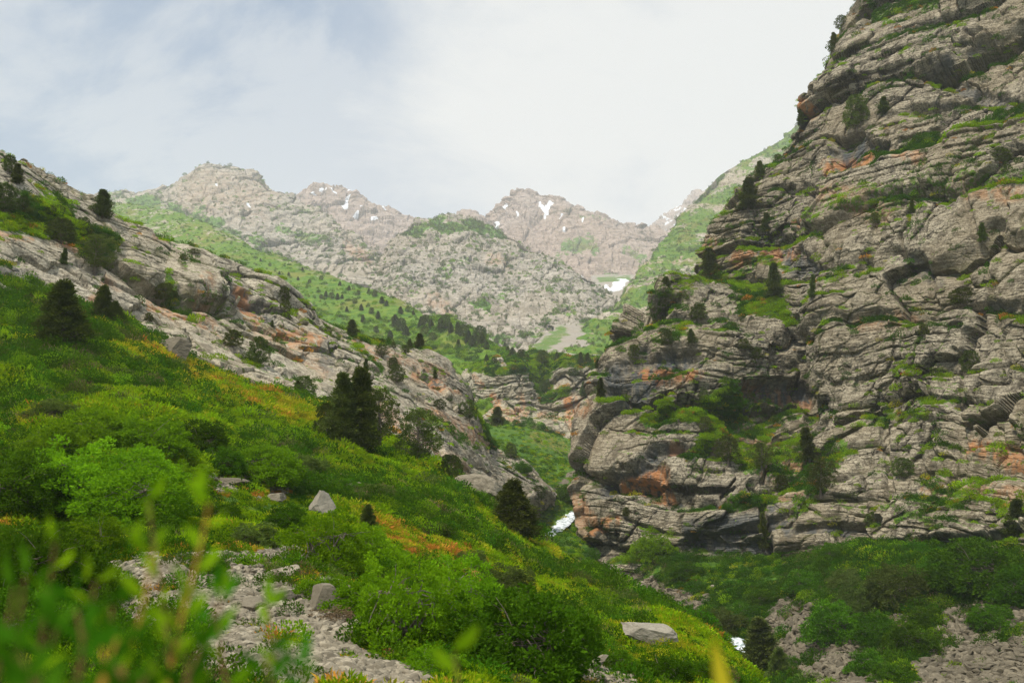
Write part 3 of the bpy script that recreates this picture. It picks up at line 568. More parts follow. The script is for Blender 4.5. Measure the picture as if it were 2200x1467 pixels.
m0b = [(150,600,1500),(200,600,1500),(240,600,1500),(290,600,1480),(335,605,1460),(370,605,1440),(400,610,1420),(430,615,1400),(465,620,1380),(510,630,1360),(545,640,1330),(590,650,1300),(635,660,1270),(675,670,1240),(715,680,1210),(755,690,1190),(790,700,1170),(820,705,1160),(850,705,1200),(865,705,1250)]
mountain('mountain', m0s, m0b, 220, 520, 900, FARK, 'broad craggy grey mountain rising behind the left ridge', 2400, 26, 190,
  lambda X, Y: dict(grass=np.clip(0.28 * sstep(0.0, 0.5, fbm(X, 150, 4, 44)) + blobs(X, [(290,440,330,445,18,.8),(360,460,410,470,20,.8),(270,490,380,520,30,.55),(430,470,500,500,30,.7),(600,480,620,490,14,.6),(640,500,700,515,10,.5),(540,525,640,560,12,.6),(240,425,250,420,20,.5),(320,480,350,490,12,.7)]) , 0, 1),
       stain=blobs(X, [(750,530,790,560,14,.35),(350,540,430,520,24,.3),(420,410,560,420,50,.15)]), dark=blobs(X, [(700,505,730,520,10,.4),(770,550,800,570,8,.5)]),
       snow=blobs(X, [(462,397,463,399,3,1),(535,432,538,436,3,1),(520,425,522,428,2,1)])), bulge=60)
# white dome
m5s = [(770,640,1420),(795,600,1450),(815,560,1500),(835,522,1560),(862,495,1620),(895,480,1660),(935,474,1690),(965,464,1710),(1000,470,1710),(1035,482,1700),(1075,500,1670),(1120,524,1630),(1165,545,1590),(1210,565,1540),(1255,590,1480),(1290,612,1420),(1315,640,1360),(1330,668,1300),(1300,690,1230)]
m5b = [(790,690,1080),(820,700,1050),(850,705,1040),(880,715,1020),(910,725,1000),(940,735,990),(975,745,980),(1005,755,965),(1035,762,950),(1065,768,940),(1095,772,930),(1125,775,925),(1150,772,925),(1175,765,930),(1190,755,940),(1205,742,960),(1220,730,985),(1235,718,1010),(1245,712,1040)]
mountain('mountain', m5s, m5b, 140, 560, 900, FARK, 'pale dome-shaped rock mountain with a green crown in the centre', 2500, 15, 95,
  lambda X, Y: dict(grass=np.clip(0.40 * sstep(0.0, 0.5, fbm(X, 60, 5, 45, 0.6)) + blobs(X, [(930,485,1040,480,16,.95),(1040,488,1080,500,10,.7),(880,495,930,490,12,.6),(1010,650,1050,658,8,.9),(1120,720,1160,700,12,.5),(1050,720,1100,740,16,.5),(950,590,1000,560,12,.4),(1100,610,1060,640,12,.35),(1180,730,1200,720,10,.5)]), 0, 1),
       stain=blobs(X, [(1050,555,1090,560,8,.3),(930,640,960,660,14,.3)]), dark=blobs(X, [(1000,700,1030,720,10,.35),(1190,700,1215,700,8,.3)])), bulge=60)
# right green flank behind the cliff
m6s = [(1760,240,1900),(1700,292,1850),(1655,322,1800),(1600,352,1750),(1540,388,1680),(1500,428,1600),(1462,470,1500),(1432,508,1420),(1402,545,1340),(1372,588,1240),(1335,636,1120),(1292,680,1000),(1250,714,900),(1212,748,800),(1190,775,740)]
m6b = [(1800,700,700),(1750,720,700),(1700,740,690),(1660,750,680),(1620,760,670),(1580,770,660),(1540,775,650),(1500,780,640),(1470,785,630),(1440,788,620),(1410,792,610),(1370,795,600),(1320,795,600),(1260,792,610),(1200,788,630)]
mountain('mountain', m6s, m6b, 140, 420, 640, GREENF, 'green mountain flank rising to the right behind the cliff', 2600, 11, 110,
  lambda X, Y: dict(grass=np.clip(0.92 - 0.72 * sstep(-0.12, 0.3, fbm(X, 55, 5, 46, 0.6)) + blobs(X, [(1240,740,1330,700,22,.6),(1400,620,1500,600,20,.3)]), 0, 1), stain=0.25 * sstep(0, .4, fbm(X, 90, 3, 47)),), bulge=30)
# scree run and valley head floor
sf = [[(1160,690,1150),(1235,686,1150),(1300,686,1150)],[(1190,704,1000),(1245,703,1000),(1290,704,1000)],[(1165,722,880),(1225,722,870),(1290,722,860)],[(1140,748,760),(1210,750,740),(1300,752,720)],[(1120,775,640),(1200,778,630),(1330,780,620)],[(1100,810,560),(1200,812,560),(1350,812,560)]]
SCREEF = rock_mat('far_scree', 2.0, (0.31, 0.27, 0.22), (0.26, 0.225, 0.18), (0.20, 0.175, 0.14), bump=0.3)
def fs(X):
    n = normals(X); return X + n * (2.0 * fbm(X, 40, 4, 51))[..., None], dict(grass=blobs(X, [(1140,775,1330,785,14,.9),(1140,765,1208,712,17,.7),(1310,770,1262,700,20,.75),(1262,700,1262,690,16,.9)]))
so_, _, _ = sheet('scree_slope', sf, 140, 140, SCREEF, fs); tag(so_, kind='structure')
vf = [[(1270,590,2300),(1310,588,2300),(1400,590,2300)],[(1270,615,1950),(1320,612,1950),(1400,612,1950)],[(1270,640,1650),(1320,640,1650),(1400,640,1650)],[(1250,680,1300),(1320,680,1300),(1400,680,1300)]]
def fv(X):
    n = normals(X); return X + n * (5.0 * fbm(X, 80, 4, 52))[..., None], dict(snow=blobs(X, [(1318,620,1335,606,11,1),(1330,608,1344,602,6,1),(1300,614,1312,622,5,.8)]), grass=blobs(X, [(1290,600,1350,597,7,1)]))
v_, _, _ = sheet('valley_floor', vf, 160, 160, SCREEF, fv); tag(v_, kind='structure')
# base ground to the horizon
gm, gt, gb = newmat('plain_ground'); gp = N(gt, 'ShaderNodeNewGeometry').outputs['Position']
gt.links.new(mixc(gt, remap(gt, noise(gt, gp, 0.01, 5), .4, .6), (0.08, 0.13, 0.03), (0.2, 0.18, 0.12)), gb.inputs['Base Color'])
gx, gy = np.meshgrid(np.linspace(-3500, 3500, 60), np.linspace(-380, 6200, 60)); gz = -62 - 0.0 * gx + 3 * fbm(np.stack([gx, gy, gx * 0], -1), 600, 3, 61)
grd = grid_mesh('ground', np.stack([gx, gy, gz], -1), gm, smooth=True); tag(grd, kind='structure')
# ground behind the camera
bx_, by_ = np.meshgrid(np.linspace(-80, 80, 80), np.linspace(-120, -12.4, 60)); bz_ = -0.9 - 0.02 * bx_ + 0.5 * fbm(np.stack([bx_, by_, bx_ * 0], -1), 12, 3, 62)
bk = grid_mesh('meadow_ground', np.stack([bx_, by_, bz_], -1), TURF, dict(scree=bx_ * 0, dry=bx_ * 0), smooth=True); tag(bk, kind='structure')

FARM = [('dome_scrub', FARY[2500], 5200, .7, 2.0, 'dark scrub dotted over the pale dome mountain'), ('shoulder_scrub', FARY[2400], 4200, .9, 2.4, 'dark scrub dotted over the grey mountain shoulder'),
        ('flank_scrub', FARY[2600], 4200, .5, 1.5, 'dark scrub dotted over the green mountain flank')]
# ------------------------------------------------------------------ air, water
hz_v = [(x, y, z) for z in (-75, 1180) for y in (-400, 6300) for x in (-3600, 3600)]
hzf = [(0, 1, 3, 2), (4, 6, 7, 5), (0, 4, 5, 1), (1, 5, 7, 3), (3, 7, 6, 2), (2, 6, 4, 0)]
hm = bpy.data.materials.new('haze'); hm.use_nodes = True; ht = hm.node_tree; ht.nodes.clear()
ho = N(ht, 'ShaderNodeOutputMaterial'); hp = N(ht, 'ShaderNodeVolumePrincipled')
hp.inputs['Color'].default_value = (1.0, 1.0, 1.0, 1); hp.inputs['Density'].default_value = 0.00013; hp.inputs['Anisotropy'].default_value = 0.1
ht.links.new(hp.outputs[0], ho.inputs['Volume'])
hz = raw_mesh('haze', np.array(hz_v), np.array(hzf)[:, ::-1], hm); tag(hz, kind='stuff', label='pale even haze filling the valley air')

def hit(px, py, objs=None, up=0.0):
    d = Vector(P(px, py, 1.0)).normalized(); best = None
    for o in (objs or SURF):
        ok, loc, nrm, _ = o.ray_cast(Vector((0, 0, 0)), d, distance=9000)
        if ok and (best is None or loc.length < best[0].length): best = (loc.copy(), nrm.copy(), o)
    return best
wm, wt, wb = newmat('white_water'); gp = N(wt, 'ShaderNodeNewGeometry').outputs['Position']
fo = noise(wt, gp, 0.9, 6, 0.7)
wt.links.new(mixc(wt, remap(wt, fo, 0.38, 0.54), (0.22, 0.27, 0.27), (0.82, 0.85, 0.87)), wb.inputs['Base Color']); wb.inputs['Roughness'].default_value = 0.35
bw = N(wt, 'ShaderNodeBump'); bw.inputs['Distance'].default_value = 0.4; wt.links.new(fo, bw.inputs['Height']); wt.links.new(bw.outputs[0], wb.inputs['Normal'])
def stream(pts, name='stream'):
    """ribbon of rough white water lying on the ground along photo points (px,py,half width m)"""
    Q = []
    for px, py, w in pts:
        h = hit(px, py, [hill])
        if h and h[0].y > 115: Q.append((h[0].x, h[0].y, h[0].z, w))
    Q = np.array(Q); M = spline_mat(len(Q), 90); Z = M @ Q
    tan = np.gradient(Z[:, :2], axis=0); tan /= np.linalg.norm(tan, axis=1, keepdims=True); nr = np.stack([-tan[:, 1], tan[:, 0]], 1)
    cols = np.linspace(-1, 1, 15); X = np.zeros((90, 15, 3))
    X[..., 0] = Z[:, None, 0] + nr[:, None, 0] * cols * Z[:, None, 3] * 1.25; X[..., 1] = Z[:, None, 1] + nr[:, None, 1] * cols * Z[:, None, 3] * 1.25
    X[..., 2] = Z[:, None, 2] + 0.45
    X[..., 2] += 0.30 * fbm(X, 1.2, 3, 71) - 0.5 * np.abs(cols) ** 3
    o = grid_mesh(name, X, wm, smooth=True); tag(o, kind='structure'); return o
stream([(1252,1088,1.2),(1238,1100,1.5),(1225,1108,1.8),(1212,1115,2.0),(1200,1128,1.9),(1192,1137,1.6),(1182,1147,1.2),(1172,1157,1.5),(1163,1168,1.4)])
stream([(1440,1310,1.1),(1470,1322,1.2),(1498,1333,1.4),(1515,1338,1.4),(1545,1352,1.2),(1590,1385,1.4),(1610,1394,1.3),(1650,1412,1.3),(1680,1425,1.2)])
# ------------------------------------------------------------------ plant building
def leaf_mat(name, a, b, trans=0.35, sc=1.0):
    m = bpy.data.materials.new(name); m.use_nodes = True; t = m.node_tree; t.nodes.clear()
    o = N(t, 'ShaderNodeOutputMaterial'); d = N(t, 'ShaderNodeBsdfDiffuse'); tr = N(t, 'ShaderNodeBsdfTranslucent'); mx_ = N(t, 'ShaderNodeMixShader'); mx_.inputs[0].default_value = trans
    r = N(t, 'ShaderNodeObjectInfo').outputs['Random']; v = attr(t, 'tone')
    f = math_(t, 'ADD', math_(t, 'MULTIPLY', r, 0.35), math_(t, 'MULTIPLY', v, 0.65))
    c = mixc(t, f, a, b)
    hs = N(t, 'ShaderNodeHueSaturation'); t.links.new(c, hs.inputs['Color']); t.links.new(remap(t, r, 0, 1, 0.478, 0.512), hs.inputs['Hue']); t.links.new(remap(t, math_(t, 'FRACT', math_(t, 'MULTIPLY', r, 17.3)), 0, 1, 0.68, 1.25), hs.inputs['Value']); c = hs.outputs[0]
    t.links.new(c, d.inputs['Color']); t.links.new(mixc(t, 0.5, c, tuple(min(1, x * y) for x, y in zip(b, (1.3, 1.35, .6)))), tr.inputs['Color'])
    t.links.new(d.outputs[0], mx_.inputs[1]); t.links.new(tr.outputs[0], mx_.inputs[2]); t.links.new(mx_.outputs[0], o.inputs['Surface'])
    return m
def plain(name, a, b, sc=3.0):
    m, t, bs = newmat(name); g = N(t, 'ShaderNodeTexCoord').outputs['Object']
    t.links.new(mixc(t, remap(t, noise(t, g, sc, 5, 0.65), .35, .65), a, b), bs.inputs['Base Color']); return m
BARK = plain('grey_bark', (0.10, 0.075, 0.05), (0.24, 0.20, 0.155), 9)
JUN = leaf_mat('juniper_needles', (0.034, 0.063, 0.013), (0.135, 0.175, 0.034), 0.2)
JUNO = leaf_mat('juniper_olive', (0.040, 0.062, 0.010), (0.125, 0.150, 0.026), 0.2)
BUSH = leaf_mat('shrub_leaves', (0.022, 0.082, 0.003), (0.23, 0.40, 0.010), 0.38)
BUSHD = leaf_mat('dark_shrub_leaves', (0.012, 0.048, 0.003), (0.10, 0.205, 0.008), 0.30)
BUSHO = leaf_mat('olive_shrub_leaves', (0.05, 0.085, 0.015), (0.13, 0.17, 0.035), 0.28)
FERN = leaf_mat('meadow_leaves', (0.050, 0.155, 0.003), (0.32, 0.46, 0.007), 0.40)
FERNY = leaf_mat('yellow_meadow_leaves', (0.16, 0.26, 0.006), (0.55, 0.46, 0.025), 0.36)
FERND = leaf_mat('deep_meadow_leaves', (0.013, 0.055, 0.003), (0.072, 0.17, 0.006), 0.30)
ORNG = leaf_mat('dried_fern_leaves', (0.36, 0.17, 0.025), (0.62, 0.30, 0.05), 0.30)
BROWN = leaf_mat('brown_twigs', (0.13, 0.085, 0.045), (0.26, 0.18, 0.10), 0.1)

def unit(v): return v / np.maximum(np.linalg.norm(v, axis=-1, keepdims=True), 1e-9)
def leaves(Cn, D, L, Wd, tone, r):
    n = len(Cn); rnd = unit(r.normal(size=(n, 3))); D = unit(D + 0.0); S = unit(np.cross(D, rnd))
    L = L * r.uniform(0.6, 1.3, (n, 1)); Wd = Wd * r.uniform(0.7, 1.25, (n, 1))
    k = unit(np.cross(S, D)) * (L * 0.12)
    V = np.stack([Cn, Cn + D * L * 0.5 + S * Wd * 0.5 + k, Cn + D * L, Cn + D * L * 0.5 - S * Wd * 0.5 + k], 1).reshape(-1, 3)
    return V, np.arange(4 * n).reshape(n, 4), np.repeat(tone, 4)
def tube(pts, rad, k=6):
    pts = np.asarray(pts, float); n = len(pts); T_ = unit(np.gradient(pts, axis=0)); ref = np.array([0.31, 0.95, 0.12])
    A = unit(np.cross(T_, ref)); B = np.cross(T_, A); an = np.arange(k) * 2 * math.pi / k
    V = pts[:, None] + (A[:, None] * np.cos(an)[None, :, None] + B[:, None] * np.sin(an)[None, :, None]) * np.asarray(rad)[:, None, None]
    i = np.arange(n - 1)[:, None] * k; j = np.arange(k)[None]; j2 = (j + 1) % k
    F = np.stack([i + j, i + j2, i + k + j2, i + k + j], -1).reshape(-1, 4); return V.reshape(-1, 3), F
def join(parts):
    V = []; F = []; o = 0
    for v, f in parts: V.append(v); F.append(f + o); o += len(v)
    return np.concatenate(V), np.concatenate(F)
def limb(a, b, r0, r1, r, n=6, wob=0.06):
    a, b = np.asarray(a, float), np.asarray(b, float); t = np.linspace(0, 1, n)[:, None]; L = np.linalg.norm(b - a)
    p = a + (b - a) * t + r.normal(size=(n, 3)) * wob * L * np.sin(t * math.pi); return tube(p, r0 + (r1 - r0) * t[:, 0])
COLS = {}
def proto(name, trunk, crown, mats, small=False):
    """-> dict of meshes; each tree is an Empty carrying trunk and crown"""
    tr = raw_mesh(name + '_trunk', trunk[0], trunk[1], mats[0], smooth=True, link=False)
    cw = raw_mesh(name + '_crown', crown[0], crown[1], mats[1], dict(tone=crown[2]), link=False)
    V = np.concatenate([trunk[0], crown[0]]); F = np.concatenate([trunk[1], crown[1] + len(trunk[0])])
    tn = np.concatenate([np.zeros(len(trunk[0])), crown[2]])
    one = raw_mesh(name, V, F, mats, dict(tone=tn), link=False, fmat=np.concatenate([np.zeros(len(trunk[1])), np.ones(len(crown[1]))]))
    d = dict(trunk=tr.data, crown=cw.data, one=one.data)
    for o in (tr, cw, one): bpy.data.objects.remove(o)
    return d
def juniper(H, Rw, seed, style, nc, nl, ll):
    r = np.random.default_rng(seed); parts = []; lean = r.normal(size=2) * 0.04 * H
    tp = np.array([[lean[0] * t * t + 0.02 * H * math.sin(5 * t + seed), lean[1] * t * t + 0.02 * H * math.cos(4 * t), H * t] for t in np.linspace(-0.05, 0.97, 9)])
    parts.append(tube(tp, np.linspace(0.040 * H, 0.006 * H, 9) * (1.25 if style == 'open' else 0.8)))
    Cs, Cr, Ct = [], [], []
    lo = {'cone': 0.03, 'open': 0.22, 'round': 0.08, 'tall': 0.08}[style]
    side = r.uniform(0, 2 * math.pi)
    for i in range(nc):
        h = lo + (1 - lo) * ((i + r.random()) / nc) ** 1.05; a = i * 2.399963 + r.normal() * 0.35
        if style == 'cone': rr = Rw * (1 - h) ** 0.66 * (0.5 + 0.62 * r.random()) * (1 + .18 * math.sin(2 * a + seed)) * min(1, 0.62 + h * 3)
        elif style == 'tall': rr = Rw * (1 - h) ** 0.62 * (0.45 + 0.65 * r.random()) * (0.8 + 0.3 * math.sin(h * 17 + a))
        elif style == 'round': rr = Rw * math.sqrt(max(0, 1 - (2 * (h - 0.42)) ** 2 * 0.72)) * (0.65 + 0.45 * r.random())
        else: rr = Rw * (0.35 + 0.85 * math.sin(math.pi * min(1, (h - 0.1) * 1.05))) * (0.45 + 0.7 * r.random()) * (1 + 0.25 * math.cos(a - side))
        fr = 1.0 if r.random() < 0.72 else r.uniform(0.3, 0.8)
        q = np.array([np.interp(h, np.linspace(-0.05, 0.97, 9), tp[:, 0]), np.interp(h, np.linspace(-0.05, 0.97, 9), tp[:, 1]), h * H])
        dr = np.array([math.cos(a), math.sin(a), 0.0]); c = q + dr * rr * fr + np.array([0, 0, (0.10 if style != 'open' else 0.06) * rr * fr + r.normal() * 0.015 * H])
        if i % (2 if style == 'open' else 4) == 0 and rr > 0.15 * Rw:
            b = q - np.array([0, 0, 0.10 * rr]); parts.append(limb(b, c, 0.013 * H * (1.2 - h), 0.003 * H, r))
        Cs.append(c); Cr.append((0.085 if style != 'open' else 0.10) * H * (1.15 - 0.55 * h) * r.uniform(0.7, 1.25)); Ct.append(r.random())
    Cs.append(np.array([tp[-1, 0], tp[-1, 1], H * 0.98])); Cr.append(0.045 * H); Ct.append(0.5)
    Cs, Cr, Ct = np.array(Cs), np.array(Cr), np.array(Ct); k = len(Cs)
    off = unit(r.normal(size=(k, nl, 3))) * (r.random((k, nl, 1)) ** 0.45) * Cr[:, None, None] * np.array([1, 1, 0.62])
    pos = (Cs[:, None] + off).reshape(-1, 3); ax = np.stack([np.interp(pos[:, 2] / H, np.linspace(-0.05, 0.97, 9), tp[:, 0]), np.interp(pos[:, 2] / H, np.linspace(-0.05, 0.97, 9), tp[:, 1]), pos[:, 2]], 1)
    D = unit(pos - ax) * 0.7 + unit(off.reshape(-1, 3)) * 0.8 + np.array([0, 0, 0.45]) + r.normal(size=pos.shape) * 0.35
    tone = np.clip(np.repeat(Ct, nl) * 0.7 + 0.3 * r.random(len(pos)), 0, 1)
    return join(parts), leaves(pos, D, ll, ll * 0.42, tone, r)
def shrub(R_, Hh, seed, nc, nl, ll, openw=0.0):
    r = np.random.default_rng(seed); parts = []; Cs = []; Cr = []; Ct = []
    ns = 5 + int(4 * openw)
    stems = []
    for i in range(ns):
        a = i * 2 * math.pi / ns + r.normal() * 0.3; q = np.array([math.cos(a), math.sin(a), 0]) * R_ * r.uniform(0.25, 0.55); q[2] = Hh * r.uniform(0.5, 0.72)
        b = np.array([math.cos(a), math.sin(a), 0]) * 0.08 * R_; b[2] = -0.08 * Hh
        parts.append(limb(b, q, (0.018 + .012 * openw) * Hh, 0.010 * Hh, r, 6, 0.09)); stems.append(q)
    ph = r.uniform(0, 6.28, 4)
    for i in range(nc):
        a = i * 2.399963; u = (i + 0.5) / nc; el = math.asin(min(1, 0.02 + 0.98 * u))
        lump = 1 + 0.14 * math.sin(3 * a + ph[0]) + 0.14 * math.sin(2 * a + ph[1] + 4 * el) + 0.08 * math.sin(7 * a + ph[2])
        f = lump * (r.uniform(0.82, 1.08) if r.random() < 0.75 else r.uniform(0.45, 0.8))
        c = np.array([math.cos(a) * math.cos(el) * R_, math.sin(a) * math.cos(el) * R_, 0.10 * Hh + math.sin(el) * Hh * 0.88]) * f
        if i % 4 == 0: parts.append(limb(stems[int(r.integers(ns))], c, 0.008 * Hh, 0.002 * Hh, r, 5, 0.05))
        Cs.append(c); Cr.append(0.155 * R_ * r.uniform(0.6, 1.25)); Ct.append(r.random())
    Cs, Cr, Ct = np.array(Cs), np.array(Cr), np.array(Ct)
    off = unit(r.normal(size=(nc, nl, 3))) * (r.random((nc, nl, 1)) ** 0.5) * Cr[:, None, None] * np.array([1, 1, 0.75])
    pos = (Cs[:, None] + off).reshape(-1, 3); D = unit(off.reshape(-1, 3)) + unit(pos) * 0.5 + np.array([0, 0, 0.25]) + r.normal(size=pos.shape) * 0.5
    tone = np.clip(np.repeat(Ct, nl) * 0.6 + 0.4 * r.random(len(pos)), 0, 1)
    return join(parts), leaves(pos, D, ll, ll * 0.66, tone, r)
PJ = {}
for st_, spec in dict(cone=[(2.3, 190), (2.7, 170)], tall=[(2.1, 150), (1.8, 140)], round=[(3.6, 150), (4.2, 140)], open=[(3.2, 90), (2.7, 80)]).items():
    PJ[st_] = []
    for i, (rw, nc) in enumerate(spec):
        for mt in (JUN, JUNO):
            tr, cr_ = juniper(8.0, rw, 31 + 7 * i + len(st_), st_, int(nc * 1.15), 58, 0.36)
            PJ[st_].append(proto('juniper', tr, cr_, [BARK, mt]))
PB = {}
for key, mt, n in (('bright', BUSH, 3), ('dark', BUSHD, 2), ('olive', BUSHO, 1), ('brown', BROWN, 1)):
    PB[key] = []
    for i in range(n):
        tr, cr_ = shrub(2.0, 2.6, 200 + 11 * i + len(key), 210 if key != 'brown' else 90, 62 if key != 'brown' else 40, 0.15 if key != 'brown' else 0.16, 0.5)
        PB[key].append(proto('shrub', tr, cr_, [BARK, mt]))
PB['open'] = []
for i in range(2):
    tr, cr_ = shrub(2.0, 3.0, 260 + i, 125, 78, 0.135, 1.0); PB['open'].append(proto('shrub', tr, cr_, [BARK, BUSH]))
def place(kindname, pr, loc, scale, label, cat, group=None, parts=True, rz=None, sx=1.0):
    rz = rng.uniform(0, 6.28) if rz is None else rz
    if parts:
        e = bpy.data.objects.new(kindname, None); C.collection.objects.link(e)
        for pn in ('trunk', 'crown'):
            c = bpy.data.objects.new(pn, pr[pn]); C.collection.objects.link(c); c.parent = e
    else:
        e = bpy.data.objects.new(kindname, pr['one']); C.collection.objects.link(e)
    e.location = loc; e.rotation_euler = (0, 0, rz); e.scale = (scale * sx, scale * sx, scale)
    tag(e, label, cat, group); return e
# ------------------------------------------------------------------ single trees: (px, base py, height px, style, variant, width factor, label)
def put_junipers(rows, group=None, parts=True, objs=None, cat='tree', name='juniper_tree', k_=1.0, near=None):
    for row in rows:
        px, py, hp_, st_, va, sx, lab = row[:7]; hp_ = hp_ * k_
        h = None
        for q in range(14):                       # step onto the rock where the photo's point lies just off its edge
            h = hit(px + (5 * q if group and 'cliff' in group else 0), py + (4 * q if not (group and 'cliff' in group) else 0), near or objs)
            if h: break
        h = h or hit(px, py, objs)
        if not h: print('MISS', row); continue
        D = h[0].y * cp_ + h[0].z * sp_
        place(name, PJ[st_][va % len(PJ[st_])], h[0] - Vector((0, 0, 0.15)), (hp_ * D / FPX) / 8.0, lab, cat, group, parts, sx=sx)
put_junipers([
 (128,752,150,'cone',1,1.25,'broad dark conical juniper at the left edge of the sloping meadow below the rocks'),
 (222,700,88,'cone',0,1.1,'dark green conical juniper between the rock ridge and the yellow meadow patch'),
 (250,706,60,'cone',2,1.1,'smaller conical juniper leaning against the right side of a taller one by the ridge foot'),
 (738,962,158,'tall',0,1.0,'tallest left-hand juniper of the dark clump standing before the pale slabs'),
 (775,972,178,'tall',1,1.0,'narrow pointed juniper in the middle of the dark clump before the slabs'),
 (815,965,128,'open',2,0.75,'wide ragged juniper on the right side of the dark clump before the slabs'),
 (703,945,80,'round',1,0.7,'low bushy juniper at the left foot of the dark clump'),
 (898,1003,122,'open',0,0.9,'gnarled open-crowned juniper standing alone on a bare grey trunk'),
 (790,1142,62,'cone',0,1.15,'small dense conical juniper beside the pointed boulder'),
 (1105,1150,118,'cone',3,1.5,'broad mounded dark juniper at the lip of the gorge'),
 (1632,1440,112,'cone',0,1.45,'dense dark conical juniper beside the stream at lower right'),
 (1672,1462,70,'cone',2,1.2,'second smaller conical juniper to the right of the streamside one'),
], parts=True)
put_junipers([
 (222,468,60,'tall',0,1.6,'upright dark juniper alone on the skyline of the left ridge'),
 (20,372,40,'round',0,0.8,'bushy juniper at the very top left of the ridge skyline'),
 (36,395,44,'tall',1,1.3,'thin skyline juniper leaning over the top left of the ridge'),
 (8,455,62,'round',0,1.0,'large dark juniper cut by the left edge of the photo under the ridge top'),
 (50,445,26,'round',2,0.9,'small round juniper in the gully below the top left boulder'),
 (108,462,22,'round',3,1.1,'lone round cushion juniper on the upper left slab'),
 (130,520,52,'round',0,1.2,'wide dark juniper, left half of the pair on the upper ledge of the left ridge'),
 (178,512,46,'round',2,0.8,'dark juniper, right half of the pair on the upper ledge of the left ridge'),
 (205,590,86,'open',0,1.0,'tall drooping juniper below the ledge pair on the left ridge'),
 (137,568,36,'tall',2,1.1,'slender juniper beside the orange turf patch on the left ridge'),
 (62,655,28,'round',1,0.8,'small bushy juniper at the foot of the dark overhang on the left'),
 (355,645,38,'round',3,1.1,'olive round juniper on the middle of the left ridge'),
 (320,690,20,'round',1,0.9,'tiny juniper just left of the orange stained rock at the ridge foot'),
 (394,558,14,'round',0,1.3,'flat cushion juniper just below the ridge skyline'),
 (418,545,12,'round',2,1.9,'long flat juniper mat on the skyline of the left ridge'),
 (611,650,34,'round',1,0.8,'olive juniper, upper of two on the upper middle slab'),
 (613,670,26,'round',3,0.8,'olive juniper, lower of two on the upper middle slab'),
 (500,745,38,'round',1,1.1,'olive spreading juniper left of a darker one on the lower slab'),
 (555,783,60,'round',0,0.8,'dark teardrop shaped juniper on the lower middle slab'),
 (655,855,48,'round',2,0.9,'dark juniper with brighter bush at its right at the slab foot'),
 (640,850,34,'open',2,0.8,'brownish juniper above the meadow edge below the slabs'),
 (585,700,14,'tall',0,1.3,'tiny upright juniper below the big roof of the left ridge'),
 (755,722,36,'tall',0,1.7,'dark juniper on the ridge crest where the yellow turf begins'),
 (705,718,18,'round',3,0.9,'small olive juniper left of the crest juniper'),
 (785,810,40,'tall',2,0.9,'narrow dark juniper in a crack above the big juniper clump'),
 (820,768,30,'open',0,1.1,'small open juniper on the rocks behind the big clump'),
 (845,795,28,'round',0,0.9,'upper juniper of the diagonal string on the slabs'),
 (852,822,40,'round',2,0.8,'lower juniper of the diagonal string on the slabs'),
 (902,750,34,'tall',1,1.6,'dark upright juniper on the crest above the rounded rock shoulder'),
 (872,762,22,'open',2,1.2,'dull juniper left of the upright one on the crest'),
 (935,812,20,'tall',2,1.2,'tiny juniper beside the orange alcove of the rounded shoulder'),
 (944,880,24,'round',3,1.1,'small olive juniper near the lower end of the slabs'),
 (1008,905,44,'open',0,0.9,'grey open juniper at the right hand end of the ridge'),
 (1068,912,42,'tall',1,1.7,'dark juniper at the head of the narrow green gully'),
 (1098,985,32,'round',0,0.9,'dark shrubby juniper in the green gully beside the end slab'),
 (968,1036,60,'round',2,0.8,'spreading juniper at the foot of the ridge above the sloping meadow'),
 (1157,1072,30,'round',2,0.9,'small dark juniper by the footpath in the gorge'),
], group='junipers rooted on the left rock ridge', parts=True, near=[ridge, hill])
